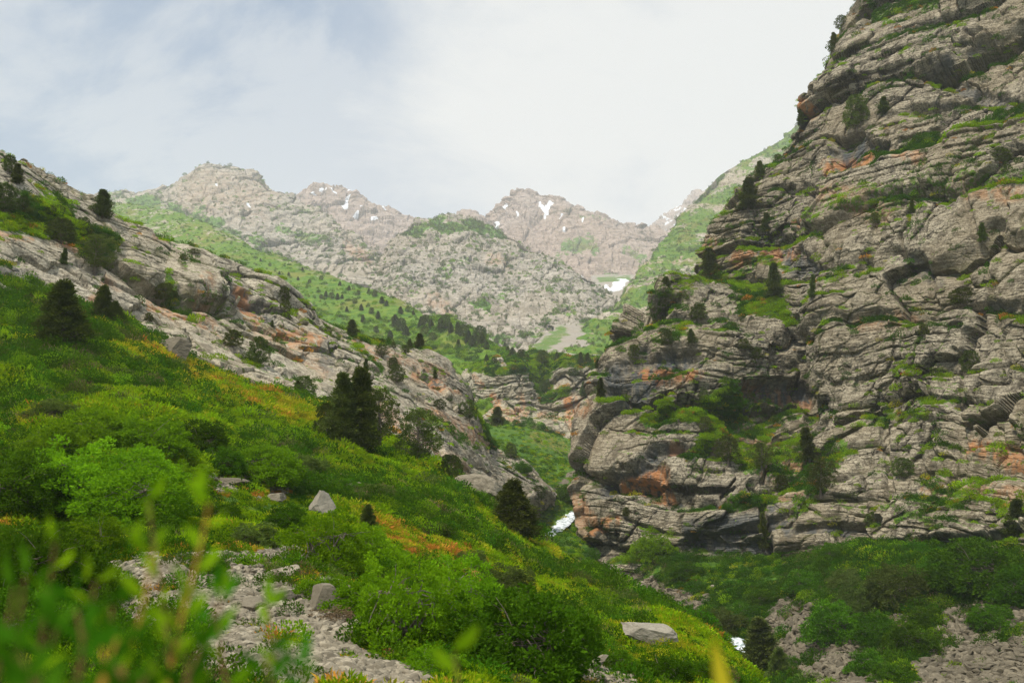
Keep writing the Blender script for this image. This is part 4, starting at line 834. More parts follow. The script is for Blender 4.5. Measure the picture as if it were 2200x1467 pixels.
put_junipers([
 (1842,278,88,'round',0,0.75,'big dark juniper hanging over the orange cave high on the cliff'),
 (1898,245,44,'tall',0,1.5,'second juniper right of the big one above the orange cave'),
 (1808,62,34,'round',2,0.9,'juniper on the skyline near the top of the cliff'),
 (1782,98,34,'tall',1,1.4,'slanting juniper just below the topmost one on the cliff skyline'),
 (1762,112,22,'round',0,0.9,'small skyline juniper lowest of the three near the cliff top'),
 (1690,272,52,'tall',2,0.9,'thin juniper clinging to the cliff skyline below the orange scar'),
 (1656,352,26,'round',1,0.9,'little juniper on the cliff skyline above two larger ones'),
 (1633,382,44,'tall',0,1.3,'upper of the two tall dark junipers on the cliff skyline'),
 (1608,452,82,'tall',1,1.4,'largest dark juniper on the cliff skyline above the notch'),
 (1648,500,52,'tall',0,1.2,'dark juniper in the gully right of the largest skyline one'),
 (1528,595,74,'tall',3,1.6,'dark juniper filling the corner at the back of the cliff terrace'),
 (1430,640,54,'tall',0,1.3,'lone bent juniper on the tip of the lower bluff terrace'),
 (1432,742,42,'round',0,.8,'bushy juniper left of a slimmer one on the ledge above the white beds'),
 (1486,736,36,'cone',2,1.1,'slim conical juniper on the ledge above the white beds'),
 (1362,768,34,'round',1,0.9,'olive juniper over the grey overhang on the bluff edge'),
 (1500,688,42,'round',0,1.1,'wide dark juniper just below the terrace lip'),
 (1440,668,28,'round',2,0.9,'bushy juniper below the lone bent one'),
 (1662,640,88,'tall',0,1.0,'dark tall juniper in the recess behind the terrace meadow'),
 (1745,640,60,'tall',2,0.8,'narrow juniper in the chimney right of the terrace'),
 (1598,752,30,'round',3,1.1,'dull juniper over the square grey block below the terrace'),
 (1625,775,36,'open',0,1.0,'sparse juniper on the face below the terrace meadow'),
 (1290,855,52,'tall',1,1.0,'dark juniper hanging on the left edge of the lower bluff'),
 (1565,1000,76,'open',1,0.9,'feathery tall juniper on the broken slope in the middle of the cliff'),
 (1637,1010,72,'open',3,0.9,'second feathery juniper on the broken slope, right of the first'),
 (1738,990,84,'tall',3,1.3,'dark spire juniper beside the main wall on the broken slope'),
 (1765,1065,92,'open',1,0.8,'broad juniper lowest on the broken slope beneath the main wall'),
 (1680,1058,46,'round',1,0.9,'rounded juniper at the bottom of the broken slope'),
 (1515,930,42,'round',3,0.9,'olive juniper at the left start of the grass ledge'),
 (1640,1180,92,'tall',3,0.7,'very thin juniper growing in the lower crack of the cliff'),
 (1345,1108,24,'round',1,0.8,'small round juniper on the ledge right of the orange niche'),
 (1880,482,32,'round',1,0.8,'small juniper below the long diagonal grass ledge'),
 (1960,458,36,'tall',1,1.0,'upright juniper on the middle grass belt of the wall'),
 (2070,655,44,'round',3,1.5,'wide dark juniper shelf on the right part of the wall'),
 (2110,520,50,'tall',0,1.0,'dark juniper in the crack at upper right of the wall'),
 (2150,350,40,'round',2,1.2,'juniper near the right border below the large square block'),
 (1985,720,30,'round',1,0.9,'small juniper on the bright pillar of the wall'),
 (1940,1025,50,'round',0,1.1,'dark rounded juniper under the main wall at its foot ledge'),
 (2085,800,56,'round',2,0.8,'dark juniper tuft in the right hand crack of the wall'),
 (2185,1150,92,'tall',0,1.4,'dark juniper against the lowest rock at the right border'),
 (1880,1130,38,'round',0,1.4,'dark bushy juniper on the lowest ledge of the wall'),
], group='junipers rooted on the big cliff', parts=True, k_=.84, near=[cliff])
put_junipers([
 (1165,782,30,'round',0,1.0,'round dark juniper in the notch on top of the small bluff'),
 (1197,776,20,'cone',0,1.3,'tiny spire juniper in front of the pale scree run'),
 (1248,782,26,'cone',1,1.1,'left tree of the close pair on the right of the bluff top'),
 (1263,784,26,'cone',2,1.1,'right tree of the close pair on the right of the bluff top'),
 (1284,790,20,'cone',0,1.2,'small conical juniper right of the close pair on the bluff top'),
 (1100,768,22,'cone',2,1.3,'conical juniper left of the notch on the bluff top'),
 (1120,772,22,'round',0,0.9,'dark juniper nearest the left side of the bluff notch'),
 (1255,850,30,'cone',0,1.1,'small conical juniper on the face of the small bluff'),
 (1170,842,26,'round',0,1.0,'dark juniper under the notch on the face of the small bluff'),
 (1232,808,18,'round',2,1.2,'bushy juniper near the top edge of the small bluff'),
 (1105,797,14,'round',3,1.3,'flat olive juniper on the domed top of the small bluff'),
], group='junipers on the small bluff', parts=False)
rowT = [(905,702,24),(914,700,26),(926,704,20),(948,706,26),(958,704,30),(968,712,20),(985,714,24),(996,722,26),(1006,735,28),(1014,742,24),(1030,728,30),(1035,742,30),(1046,748,18),(1066,738,14),(1084,748,14),(850,700,26),(862,712,30),(873,720,22),(838,728,20),(912,720,20),(1022,735,24),
        (860,672,16),(876,668,12),(888,674,10),(820,650,16),(805,635,14),(830,655,12),(792,628,10),(798,672,14),(812,682,16),(700,635,12),(712,640,14),(725,642,14),(735,640,10),(762,650,12),(776,665,14),(745,668,12),(690,640,10),(780,690,16),(760,700,14),(808,712,14),(640,600,8),(600,588,8),(665,606,8),(905,745,18),(985,745,18),(930,730,18),(880,745,20),(1045,775,16),(1062,780,16),
        (1090,758,16),(1134,772,14),(845,745,14),(820,735,12),(560,560,7),(580,570,7),(620,590,8),(650,580,9),(690,600,10),(730,612,10),(750,622,11),(770,632,11)]
big_lab = {0: 'leftmost pointed juniper of the crest grove on the green spur', 1: 'twin topped juniper second from the left in the crest grove', 2: 'short juniper in the dip of the crest grove', 3: 'juniper just right of the dip in the crest grove',
 4: 'tallest juniper of the crest grove on the green spur', 6: 'first juniper of the descending file below the crest grove', 7: 'tall pointed juniper of the descending file on the spur', 8: 'lower juniper of the descending file on the spur', 9: 'last juniper of the descending file beside scrub',
 10: 'pointed juniper next to the dry yellow patch on the spur edge', 11: 'juniper just below the dry yellow patch on the spur', 12: 'smaller juniper at the right foot of the dry yellow patch', 13: 'dark isolated juniper on the spur edge right of the dry patch', 14: 'juniper standing near the end of the spur edge',
 15: 'left juniper of the cluster at mid height on the spur', 16: 'largest dark juniper of the cluster at mid height on the spur', 17: 'right juniper of the cluster at mid height on the spur', 18: 'juniper left of the mid height cluster', 21: 'pale scree backed juniper at the upper spur edge'}
for i, (a, b, c) in enumerate(rowT):
    st_ = ('cone', 'round', 'cone')[i % 3]
    put_junipers([(a, b + 2, c, st_, i, 1.25 if i % 3 != 1 else 0.9, big_lab.get(i, 'small dark juniper, one of many dotted over the bright green spur'))],
             group='small junipers dotted over the green spur', parts=False)
# ------------------------------------------------------------------ single shrubs: (px, base py, width px, key, height factor, label)
def put_shrubs(rows, group=None, parts=True, objs=None, cat='bush', name='leafy_bush'):
    for i, (px, py, wpx, key, hf, lab) in enumerate(rows):
        h = hit(px, py, objs)
        if not h: print('MISS', px, py); continue
        D = h[0].y * cp_ + h[0].z * sp_; s = (wpx * D / FPX) / 4.2
        e = place(name, PB[key][i % len(PB[key])], h[0] - Vector((0, 0, 0.1 * s)), s * hf, lab, cat, group, parts, sx=1.0 / hf)
NS = [
 (150,1100,250,'bright',.85,'large bright green bush at the lower front of the left thicket'),
 (285,1125,230,'bright',.8,'wide bright bush at the right front of the left thicket above its dark gap'),
 (35,1110,230,'dark',.9,'deep green bush at the left border beneath the thicket'),
 (125,985,150,'bright',.75,'yellow-green bush on the upper left of the thicket'),
 (215,965,170,'bright',.8,'rounded bush at the crown of the left thicket'),
 (330,985,170,'bright',.8,'pale rounded bush right of the thicket crown'),
 (430,985,140,'dark',.85,'darker bush at the right shoulder of the left thicket'),
 (300,1050,170,'bright',.8,'bright bush in the middle of the left thicket'),
 (395,1055,110,'bright',.8,'light green bush left of the small rock shelf'),
 (475,1020,110,'dark',.8,'blue-green bush between the thicket and the pale rounded one'),
 (575,1045,160,'bright',.85,'pale green rounded bush standing above the small rock shelf'),
 (655,1030,100,'olive',.8,'olive bush to the right of the pale rounded one'),
 (110,905,110,'olive',.65,'dull olive bush alone on the meadow above the thicket'),
 (90,1300,270,'dark',.95,'very large dark green bush bordering the left side of the stones'),
 (20,1420,240,'dark',.95,'dark bush in the lower left corner behind the blurred twigs'),
 (185,1350,130,'dark',.95,'upright deep green bush at the left margin of the stones'),
 (20,1235,190,'dark',.8,'shadowy bush at the left border above the corner one'),
 (190,1200,150,'bright',.85,'young light green bush with pointed shoots above the big dark one'),
 (438,1232,96,'dark',.62,'compact round dark bush at the top of the stone field'),
 (545,1175,110,'olive',.7,'brownish green bush between the rock shelf and the stone field'),
 (615,1135,100,'dark',.75,'green bush just left of the pointed boulder'),
 (700,1235,190,'open',1.0,'open stemmed green bush below the pointed boulder'),
 (785,1215,150,'bright',.85,'leafy bush below the small conical juniper'),
 (690,1290,130,'bright',.6,'low bright bush beside the round boulder at the stone edge'),
 (880,1395,250,'open',1.05,'large bright leafy shrub with bare stems right of the stone field'),
 (790,1330,170,'bright',.85,'bright shrub leaning over the stones from the right'),
 (990,1340,190,'open',1.0,'tall bright shrub behind the big bare-stemmed one'),
 (720,1335,110,'brown',.45,'low reddish brown twiggy bush under the round boulder'),
 (1130,1462,300,'dark',.95,'huge willow-like shrub at the lower centre of the photo'),
 (1030,1440,150,'dark',.8,'dark low shrub in the shade left of the huge central one'),
 (930,1450,130,'bright',.6,'small vivid bush under the bare stems at lower centre'),
 (1225,1400,150,'dark',.95,'feathery shrub at the right edge of the huge central one'),
 (1090,1270,120,'olive',.7,'thin olive shrub on the slope above the huge central one'),
 (800,1075,90,'olive',.6,'brownish bush behind the pale rock above the small juniper'),
 (745,1060,80,'dark',.6,'low bush left of the pale rock above the pointed boulder'),
 (480,1120,90,'dark',.7,'bush in front of the small rock shelf'),
 (1330,1450,110,'dark',.7,'deep green shrub under the long white boulder'),
 (1430,1462,130,'dark',.65,'leafy shrub below and right of the long white boulder'),
 (1010,1215,80,'olive',.6,'faded olive bush among the orange ferns'),
 (930,1150,70,'olive',.6,'grey-green bush on the open meadow below the lone juniper'),
 (370,800,70,'olive',.6,'olive bush beside the small grey outcrop at the meadow top'),
 (335,735,50,'dark',.7,'green bush at the foot of the orange stained rock'),
 (700,880,60,'dark',.7,'green bush where the meadow meets the slab foot'),
 (600,1000,70,'dark',.7,'bush half hidden behind the pale rounded one'),
 (1215,1075,60,'dark',.8,'round green bush in the gorge above the white water'),
 (1120,1015,44,'dark',.8,'round bush beside the leaning stone in the gully'),
]
put_shrubs(NS, group='bushes on the near hillside')
RS = [
 (1408,1205,96,'bright',1.0,'round light green willow bush against the foot of the cliff'),
 (1560,1362,86,'olive',.9,'grey-green bush beside the stream below the blurred stalk'),
 (1525,1340,60,'dark',.8,'small dark bush on the far bank of the stream'),
 (1795,1385,130,'dark',1.05,'tall leafy tree on the left of the lower right scree'),
 (1850,1320,110,'olive',1.0,'pale olive tree behind the tall leafy one'),
 (1930,1300,140,'olive',.9,'large spreading tree in the middle of the green apron'),
 (1880,1385,100,'dark',1.0,'rounded tree between the two scree patches'),
 (1955,1405,110,'dark',.95,'rounded tree at the left edge of the far right scree'),
 (1865,1452,90,'dark',.9,'lower bush of the column between the scree patches'),
 (1925,1470,100,'dark',.7,'dark bush at the bottom between the scree patches'),
 (2105,1270,190,'dark',.85,'largest dark bush below the wall near the right border'),
 (2010,1250,100,'dark',.8,'dark bush left of the largest one under the wall'),
 (2190,1300,120,'dark',1.0,'dark bush at the right border above the scree'),
 (1735,1275,90,'dark',.8,'round bush above the left scree patch'),
 (1640,1300,70,'dark',.7,'low bush amid the broad-leaved green apron'),
 (2130,1345,100,'dark',.7,'dark bush at the upper edge of the far right scree'),
 (1785,1210,70,'dark',.9,'small tree touching the rock foot in the middle of the apron'),
 (1605,1330,70,'dark',.7,'bush right of the grey-green streamside one'),
 (1475,1240,66,'dark',.7,'bush on the apron right of the round willow bush'),
 (1700,1440,90,'dark',.5,'low broad bush right of the streamside conifers'),
 (1820,1265,80,'olive',.8,'soft olive bush left of the large spreading tree'),
 (1520,1462,90,'dark',.7,'bush at the lower right foot of the sunny slope'),
 (1660,1385,60,'dark',.5,'low green bush on the left scree patch edge'),
 (1985,1340,80,'dark',.7,'bush at the top of the far right scree'),
]
put_shrubs(RS, group='bushes and small trees below the cliff')
# ------------------------------------------------------------------ ground cover (uncountable): instanced tufts
def tuft(name, seed, n, R_, H_, L, Wf, mat, upright=0.6, disc=False):
    r = np.random.default_rng(seed); a = r.uniform(0, 6.283, n); q = np.sqrt(r.random(n)) * R_; h = H_ * r.random(n) * (1 - 0.6 * (q / R_) ** 2)
    pos = np.stack([np.cos(a) * q, np.sin(a) * q, h], 1); D = np.stack([np.cos(a) * (q / R_ + .1), np.sin(a) * (q / R_ + .1), np.full(n, upright)], 1) + r.normal(size=(n, 3)) * 0.4
    V, F, tn = leaves(pos, D, L, L * Wf, r.random(n), r)
    o = raw_mesh(name, V, F, mat, dict(tone=tn), link=False); return o
def coll(name, obs):
    c = bpy.data.collections.new(name)
    for i, o in enumerate(obs): o.name = '%s_%02d' % (name, i); c.objects.link(o)
    return c
def scatter(name, pts, scl, pid, cl_, label, tilt=None, rot=None):
    me = bpy.data.meshes.new(name); me.vertices.add(len(pts)); me.vertices.foreach_set('co', np.ascontiguousarray(pts, np.float32).ravel())
    a = me.attributes.new('scl', 'FLOAT_VECTOR', 'POINT'); s3 = np.repeat(np.asarray(scl)[:, None], 3, 1) if np.ndim(scl) == 1 else scl
    a.data.foreach_set('vector', np.ascontiguousarray(s3, np.float32).ravel())
    if rot is None: rot = np.stack([rng.normal(size=len(pts)) * 0.12, rng.normal(size=len(pts)) * 0.12, rng.uniform(0, 6.283, len(pts))], 1)
    a = me.attributes.new('rot', 'FLOAT_VECTOR', 'POINT'); a.data.foreach_set('vector', np.ascontiguousarray(rot, np.float32).ravel())
    a = me.attributes.new('pid', 'INT', 'POINT'); a.data.foreach_set('value', np.ascontiguousarray(pid, np.int32))
    o = bpy.data.objects.new(name, me); C.collection.objects.link(o)
    g = bpy.data.node_groups.new(name, 'GeometryNodeTree')
    g.interface.new_socket('Geometry', in_out='INPUT', socket_type='NodeSocketGeometry'); g.interface.new_socket('Geometry', in_out='OUTPUT', socket_type='NodeSocketGeometry')
    gi = g.nodes.new('NodeGroupInput'); go = g.nodes.new('NodeGroupOutput'); ip = g.nodes.new('GeometryNodeInstanceOnPoints'); ci = g.nodes.new('GeometryNodeCollectionInfo')
    ci.inputs['Collection'].default_value = cl_; ci.inputs['Separate Children'].default_value = True; ci.inputs['Reset Children'].default_value = True
    def na(nm, ty):
        n = g.nodes.new('GeometryNodeInputNamedAttribute'); n.data_type = ty; n.inputs['Name'].default_value = nm; return [x for x in n.outputs if x.enabled and x.name == 'Attribute'][0]
    g.links.new(gi.outputs[0], ip.inputs['Points']); g.links.new(ci.outputs[0], ip.inputs['Instance']); ip.inputs['Pick Instance'].default_value = True
    g.links.new(na('pid', 'INT'), ip.inputs['Instance Index']); g.links.new(na('scl', 'FLOAT_VECTOR'), ip.inputs['Scale'])
    g.links.new(na('rot', 'FLOAT_VECTOR'), ip.inputs['Rotation']); g.links.new(ip.outputs[0], go.inputs[0])
    md = o.modifiers.new('scatter', 'NODES'); md.node_group = g
    tag(o, label, kind='stuff'); return o
meadow = coll('meadow_tuft', [
  tuft('t', 1, 170, .55, .50, .20, .30, FERN), tuft('t', 2, 170, .60, .42, .18, .40, FERN), tuft('t', 3, 190, .50, .60, .22, .22, FERND), tuft('t', 4, 170, .60, .55, .16, .5, FERND),
  tuft('t', 5, 150, .50, .48, .19, .24, FERNY, .7), tuft('t', 6, 150, .50, .42, .17, .34, FERNY, .55), tuft('t', 7, 120, .45, .42, .22, .25, ORNG, .8), tuft('t', 8, 130, .50, .55, .14, .35, BUSHO)])
def sample(X, W_, n, exp=1.0):
    """n random points on grid sheet X with density weight W_ (per area)"""
    du = np.linalg.norm(np.cross(X[1:, :-1] - X[:-1, :-1], X[:-1, 1:] - X[:-1, :-1]), axis=-1); w = du * W_[:-1, :-1]
    w = np.nan_to_num(w).ravel(); idx = rng.choice(len(w), n, p=w / w.sum()); i, j = np.divmod(idx, X.shape[1] - 1); f, g = rng.random((2, n, 1))
    p = X[i, j] * (1 - f) * (1 - g) + X[i + 1, j] * f * (1 - g) + X[i, j + 1] * (1 - f) * g + X[i + 1, j + 1] * f * g
    return p, i, j
Dm = TX[..., 1]; tpx, tpy = toPix(TX); inv = ((tpx > -120) & (tpx < 2320) & (tpy < 1640) & (tpy > 560) & (Dm > 9)).astype(float)
nearm = inv * (1 - blobs(TX, [(1470,1320,1690,1430,9,1)]) * (Dm > 112)) * (Dm < 175) * (1 - 0.985 * sstep(0.35, 0.6, scree)) / np.clip(Dm, 14, 200) ** 1.25
p, i, j = sample(TX, nearm, 95000)
D_ = p[:, 1]; dr = dry[i, j]; nz = fbm(p, 9.0, 3, 801); nz2 = fbm(p, 3.0, 3, 802)
pid = rng.integers(0, 2, len(p)); pid = np.where(nz + 0.5 * nz2 + rng.normal(size=len(p)) * .25 < -0.12, rng.integers(2, 4, len(p)), pid)
pxx, pyy = toPix(p); sun_slope = sstep(700, 1150, pxx) * sstep(1700, 1500, pxx) * (D_ < 112)
pid = np.where(rng.random(len(p)) < 0.08 + 0.26 * sun_slope + 0.15 * sstep(0.1, 0.4, nz2), rng.integers(4, 6, len(p)), pid)
pid = np.where(rng.random(len(p)) < dr * 0.95, rng.choice([4, 5, 6, 6, 6], len(p)), pid)
up_ = (pyy < 1000) & (pxx < 760)
pid = np.where(up_ & (pid == 6), rng.integers(4, 7, len(p)), pid)
pid = np.where(rng.random(len(p)) < 0.05, 7, pid)
scn = scree[i, j]; pid = np.where((scn > .03) & (D_ < 95) & (rng.random(len(p)) < .5), rng.choice([5, 6, 6, 7], len(p)), pid)
apron = D_ > 112
pid = np.where(apron & (pxx > 1150) & (rng.random(len(p)) < .75), rng.integers(2, 4, len(p)), pid)
sc_ = (1 - .22 * sun_slope) * rng.uniform(0.4, 1.15, len(p)) * np.clip(D_ / 60, 0.55, 1.5) * np.clip(0.95 + 1.3 * nz2 + .7 * nz, .4, 2.0)
scatter('meadow_plants', p - np.array([0, 0, 0.08]), sc_, pid, meadow, 'dense green meadow plants with yellow and orange patches')
STRM = [(1252,1088,1163,1168,8,1),(1470,1320,1530,1345,8,1)]
gm_ = inv * (1 - blobs(TX, STRM)) * (Dm >= 165) * (1 - 0.98 * sstep(0.3, 0.6, scree)); p, i, j = sample(TX, gm_ * (1 + 5 * (Dm < 300)), 36000)
pid = np.where(rng.random(len(p)) < .5, rng.integers(0, 2, len(p)), rng.integers(2, 4, len(p))); pid = np.where(rng.random(len(p)) < .10, 4, pid)
scatter('gully_plants', p, rng.uniform(0.5, 1.5, len(p)), pid, meadow, 'green plants covering the gully and stream banks')
lowb = coll('low_shrub', [tuft('l', 21, 420, .9, .95, .15, .6, BUSH, .6), tuft('l', 22, 420, .8, 1.2, .15, .6, BUSHD, .6), tuft('l', 23, 380, 1.0, .8, .14, .6, BUSHO, .6), tuft('l', 24, 200, .7, .9, .20, .14, BROWN, 1.2), tuft('l', 25, 420, 1.1, 1.0, .2, .4, FERND, .6)])
lw = inv * (Dm < 190) * (1 - 0.97 * sstep(0.3, 0.6, scree)) / np.clip(Dm, 14, 200) ** 1.1 * sstep(-.1, .35, fbm(TX, 12, 3, 811)); p, i, j = sample(TX, lw, 6500)
scatter('low_shrubs', p - np.array([0, 0, 0.05]), rng.uniform(0.45, 1.25, len(p)) * np.clip(p[:, 1] / 70, .55, 1.4), rng.choice([0, 1, 1, 2, 3, 4, 4], len(p)), lowb, 'low shrubs and tall herbs breaking up the meadow')
bushes = coll('far_bush', [tuft('b', 11, 260, 1.3, 1.7, .34, .6, BUSH, .5), tuft('b', 12, 260, 1.2, 1.5, .34, .6, BUSHD, .5), tuft('b', 13, 240, 1.0, 2.6, .34, .5, JUN, .8), tuft('b', 14, 220, 1.4, 1.3, .32, .6, FERN, .5)])
# cliff ledges
def ledge(X, A, n, smin, smax, thr, name, label, dmax=400):
    g = A['grass']; w = sstep(thr, 0.9, g) + 0.006 + .05 * sstep(.3, .7, A['crack']); p, i, j = sample(X, w, n)
    nz = fbm(p, 8.0, 2, 820); pid = np.where(nz < 0.05, rng.integers(2, 4, len(p)), rng.integers(0, 2, len(p))); pid = np.where(rng.random(len(p)) < .14, rng.choice([4, 6, 7, 7], len(p)), pid)
    scatter(name, p, rng.uniform(smin, smax, len(p)) * (1 + 0.6 * (rng.random(len(p)) < .08)), pid, meadow, label)
ledge(CY, CA, 26000, 0.5, 1.7, 0.35, 'ledge_plants', 'grass and low plants on the cliff ledges')
ledge(RY, RA, 11000, 0.5, 1.4, 0.35, 'ridge_plants', 'grass and low plants on the left ridge')
ledge(BY, BA, 6000, 1.0, 2.4, 0.35, 'bluff_plants', 'grass and low plants on the small bluff')
# bushes that cover the far green spur, and the specks of scrub on far rock
for nm_, X_, A_m, n_k, lab_ in (('cliff_scrub', CY, CA, 620, 'dark scrub rooted on the cliff ledges'), ('ridge_scrub', RY, RA, 170, 'dark scrub rooted in cracks of the left ridge')):
    p, i, j = sample(X_, sstep(.3, .8, A_m['grass']) + .03 * sstep(.4, .8, A_m['crack']), n_k); scatter(nm_, p - np.array([0, 0, .15]), rng.uniform(.3, 1.0, n_k) ** 1.3 * .95, rng.choice([1, 1, 2, 0], n_k), bushes, lab_)
mp_ = toPix(MY); wB = blobs(MY, [(1000,780,1290,800,50,1),(880,740,1050,760,40,1),(860,720,960,700,22,.9),(960,820,1010,870,30,1),(700,690,860,720,26,.4),(1040,760,1150,770,20,.8)]) + 0.05
p, i, j = sample(MY, wB, 5200); scatter('spur_scrub', p, rng.uniform(0.7, 1.9, len(p)), np.where(rng.random(len(p)) < .55, rng.choice([0, 3], len(p)), 1), bushes, 'leafy scrub covering the lower green spur')
p, i, j = sample(MY, np.ones(MY.shape[:2]), 5200); scatter('spur_shrubs', p, rng.uniform(0.4, 1.3, len(p)), rng.integers(0, 4, len(p)), bushes, 'scattered low scrub on the green spur')

# specks of scrub on the far rock faces
for nm, pts_src, n, lo_, hi_, lab in FARM:
    p, i, j = sample(pts_src[0], np.clip(pts_src[1]['grass'], 0, 1) * .8 + .12, n); p = p[p[:, 2] < 1e4]
    scatter(nm, p, rng.uniform(lo_, hi_, len(p)) * (1 + (rng.random(len(p)) < .12)), rng.choice([1, 2, 2, 0], len(p)), bushes, lab)
# ------------------------------------------------------------------ stones
STONE = plain('limestone_boulder', (0.30, 0.25, 0.20), (0.56, 0.49, 0.40), 2.5)
def stone_mat(name, a, b, dark):
    m, t, bs = newmat(name); g = N(t, 'ShaderNodeNewGeometry').outputs['Position']; r = N(t, 'ShaderNodeObjectInfo').outputs['Random']
    c = mixc(t, remap(t, noise(t, g, 2.2, 6, 0.7), .35, .65), a, b); c = mixc(t, remap(t, noise(t, g, 9.0, 4, 0.7), .52, .7, 0, .6), c, dark)
    c = mixc(t, math_(t, 'MULTIPLY', r, 0.85), c, tuple(x * 0.55 for x in a)); t.links.new(c, bs.inputs['Base Color'])
    bp = N(t, 'ShaderNodeBump'); bp.inputs['Strength'].default_value = .6; bp.inputs['Distance'].default_value = .06
    t.links.new(noise(t, g, 7.0, 6, .7), bp.inputs['Height']); t.links.new(bp.outputs[0], bs.inputs['Normal']); return m
STONE = stone_mat('limestone_boulder', (0.20, 0.168, 0.115), (0.38, 0.325, 0.235), (0.07, 0.058, 0.042))
STONED = stone_mat('brown_grey_stone', (0.125, 0.104, 0.07), (0.22, 0.183, 0.125), (0.055, 0.046, 0.032))
def ico(sub):
    t = (1 + 5 ** .5) / 2; V = [(-1,t,0),(1,t,0),(-1,-t,0),(1,-t,0),(0,-1,t),(0,1,t),(0,-1,-t),(0,1,-t),(t,0,-1),(t,0,1),(-t,0,-1),(-t,0,1)]
    F = [(0,11,5),(0,5,1),(0,1,7),(0,7,10),(0,10,11),(1,5,9),(5,11,4),(11,10,2),(10,7,6),(7,1,8),(3,9,4),(3,4,2),(3,2,6),(3,6,8),(3,8,9),(4,9,5),(2,4,11),(6,2,10),(8,6,7),(9,8,1)]
    V = [np.array(v, float) / np.linalg.norm(v) for v in V]
    for _ in range(sub):
        mid = {}; nf = []
        def md(a, b):
            k = (min(a, b), max(a, b))
            if k not in mid: v = V[a] + V[b]; V.append(v / np.linalg.norm(v)); mid[k] = len(V) - 1
            return mid[k]
        for a, b, c in F: x, y, z = md(a, b), md(b, c), md(c, a); nf += [(a, x, z), (b, y, x), (c, z, y), (x, y, z)]
        F = nf
    return np.array(V), np.array(F)
ICO3, ICO2, ICO5 = ico(3), ico(2), ico(5)
def stone_geo(seed, base, cuts=11, sx=(1.25, 1.0, .7), rough=.05, round_=.0):
    r = np.random.default_rng(seed); V = base[0].copy()
    for _ in range(cuts):
        n = unit(r.normal(size=3)); d = r.uniform(.52, .86); h = V @ n - d; V = V - np.where(h > 0, h, 0)[:, None] * n
    V = V * (1 + rough * fbm(V * 3 + seed, 1.0, 4, seed, .6))[:, None]; return V * np.array(sx), base[1]
ST = [raw_mesh('stone', *stone_geo(60 + i, ICO2, 9, (rng.uniform(1, 1.5), 1, rng.uniform(.5, .85))), STONE, link=False) for i in range(6)]
STD = [raw_mesh('stone', *stone_geo(80 + i, ICO2, 9, (rng.uniform(1, 1.5), 1, rng.uniform(.5, .85))), STONED, link=False) for i in range(6)]
cst, cstd = coll('scree_stone', ST), coll('scree_stone_brown', STD)
def stones(mask, n, smin, smax, col, name, label, pw=3.0):
    p, i, j = sample(TX, mask, n); s = smin + (smax - smin) * rng.random(n) ** pw * 1.0
    rot = rng.uniform(0, 6.28, (n, 3)); rot[:, :2] = rng.normal(size=(n, 2)) * .5
    return scatter(name, p + np.array([0, 0, 1.0]) * (s * .18)[:, None], s, rng.integers(0, 6, n), col, label, rot=rot)
stones(inv * (Dm < 95) * sstep(.38, .62, scree + 0.35 * fbm(TX, 2.0, 3, 831)) / np.clip(Dm, 15, 80), 42000, .03, .20, cst, 'scree_stones', 'pale limestone rubble covering the near slope')
stones(inv * (Dm > 88) * (Dm < 185) * sstep(.38, .62, scree + 0.3 * fbm(TX, 5.0, 3, 832)), 26000, .10, .75, cstd, 'talus_stones', 'brown grey rubble below the cliff', 4.5)
BOULD = [raw_mesh('boulder', *stone_geo(140 + i, ICO3, 13, (rng.uniform(1, 1.4), 1, rng.uniform(.6, .9)), .08), STONE, link=False).data for i in range(7)]
BOULDD = [raw_mesh('boulder', *stone_geo(160 + i, ICO3, 13, (rng.uniform(1, 1.4), 1, rng.uniform(.6, .9)), .08), STONED, link=False).data for i in range(4)]
def boulder(px, py, wpx, lab, group=None, data=None, scl=(1, 1, 1), rot=None, objs=None, sink=.25, name='boulder'):
    h = hit(px, py, objs or [hill])
    if not h: return
    D = h[0].y * cp_ + h[0].z * sp_; s = wpx * D / FPX / (1.75 if data else 2.2)
    o = bpy.data.objects.new(name, data or BOULD[int(rng.integers(7))]); C.collection.objects.link(o)
    o.scale = tuple(s * k for k in scl); o.rotation_euler = rot or (rng.normal() * .25, rng.normal() * .25, rng.uniform(0, 6.28)); o.location = h[0] + Vector((0, 0, s * scl[2] * (.6 - sink)))
    tag(o, lab, 'rock', group); return o
# individually shaped ones
WHITE = stone_mat('pale_boulder', (0.33, 0.29, 0.22), (0.53, 0.475, 0.37), (0.12, 0.10, 0.075))
def special(name_seed, scl, cuts=16, rough=.10, mt=None): return raw_mesh('boulder', *stone_geo(name_seed, ICO5, cuts, scl, rough), mt or STONE, link=False).data
pk, _f = stone_geo(333, ICO5, 12, (1.0, .85, 1.25), .16)
tz = np.clip((pk[:, 2] + 1) / 2.1, 0, 1); pk[:, :2] *= (1.12 - 0.82 * tz ** 1.25)[:, None]; pk[:, 0] -= .10 * tz
boulder(697,1102,62,'tall pointed pale boulder standing on the near hillside', data=raw_mesh('boulder', pk, ICO5[1], WHITE, link=False).data, rot=(0, 0, 0.1), scl=(1.05, 1, 1.05), sink=.08)
boulder(698,1318,84,'big rounded boulder with a rusty top at the right edge of the stones', data=special(301, (1.1, .95, .85), 10, .05), rot=(0, .12, .4), sink=.1)
boulder(1388,1390,104,'long whitish flat boulder lying on the sunny slope', data=special(302, (1.2, .6, .52), 14, .12, WHITE), rot=(0, .26, 0.0), scl=(1, 1, 1.1), sink=.15)
boulder(762,1062,48,'pale rock half buried behind the pointed boulder', data=special(303, (1.2, .8, .7)), rot=(0, .3, .2))
boulder(370,770,76,'grey rounded outcrop at the top of the meadow', data=special(304, (1.2, .8, .8)), rot=(0, .2, .2))
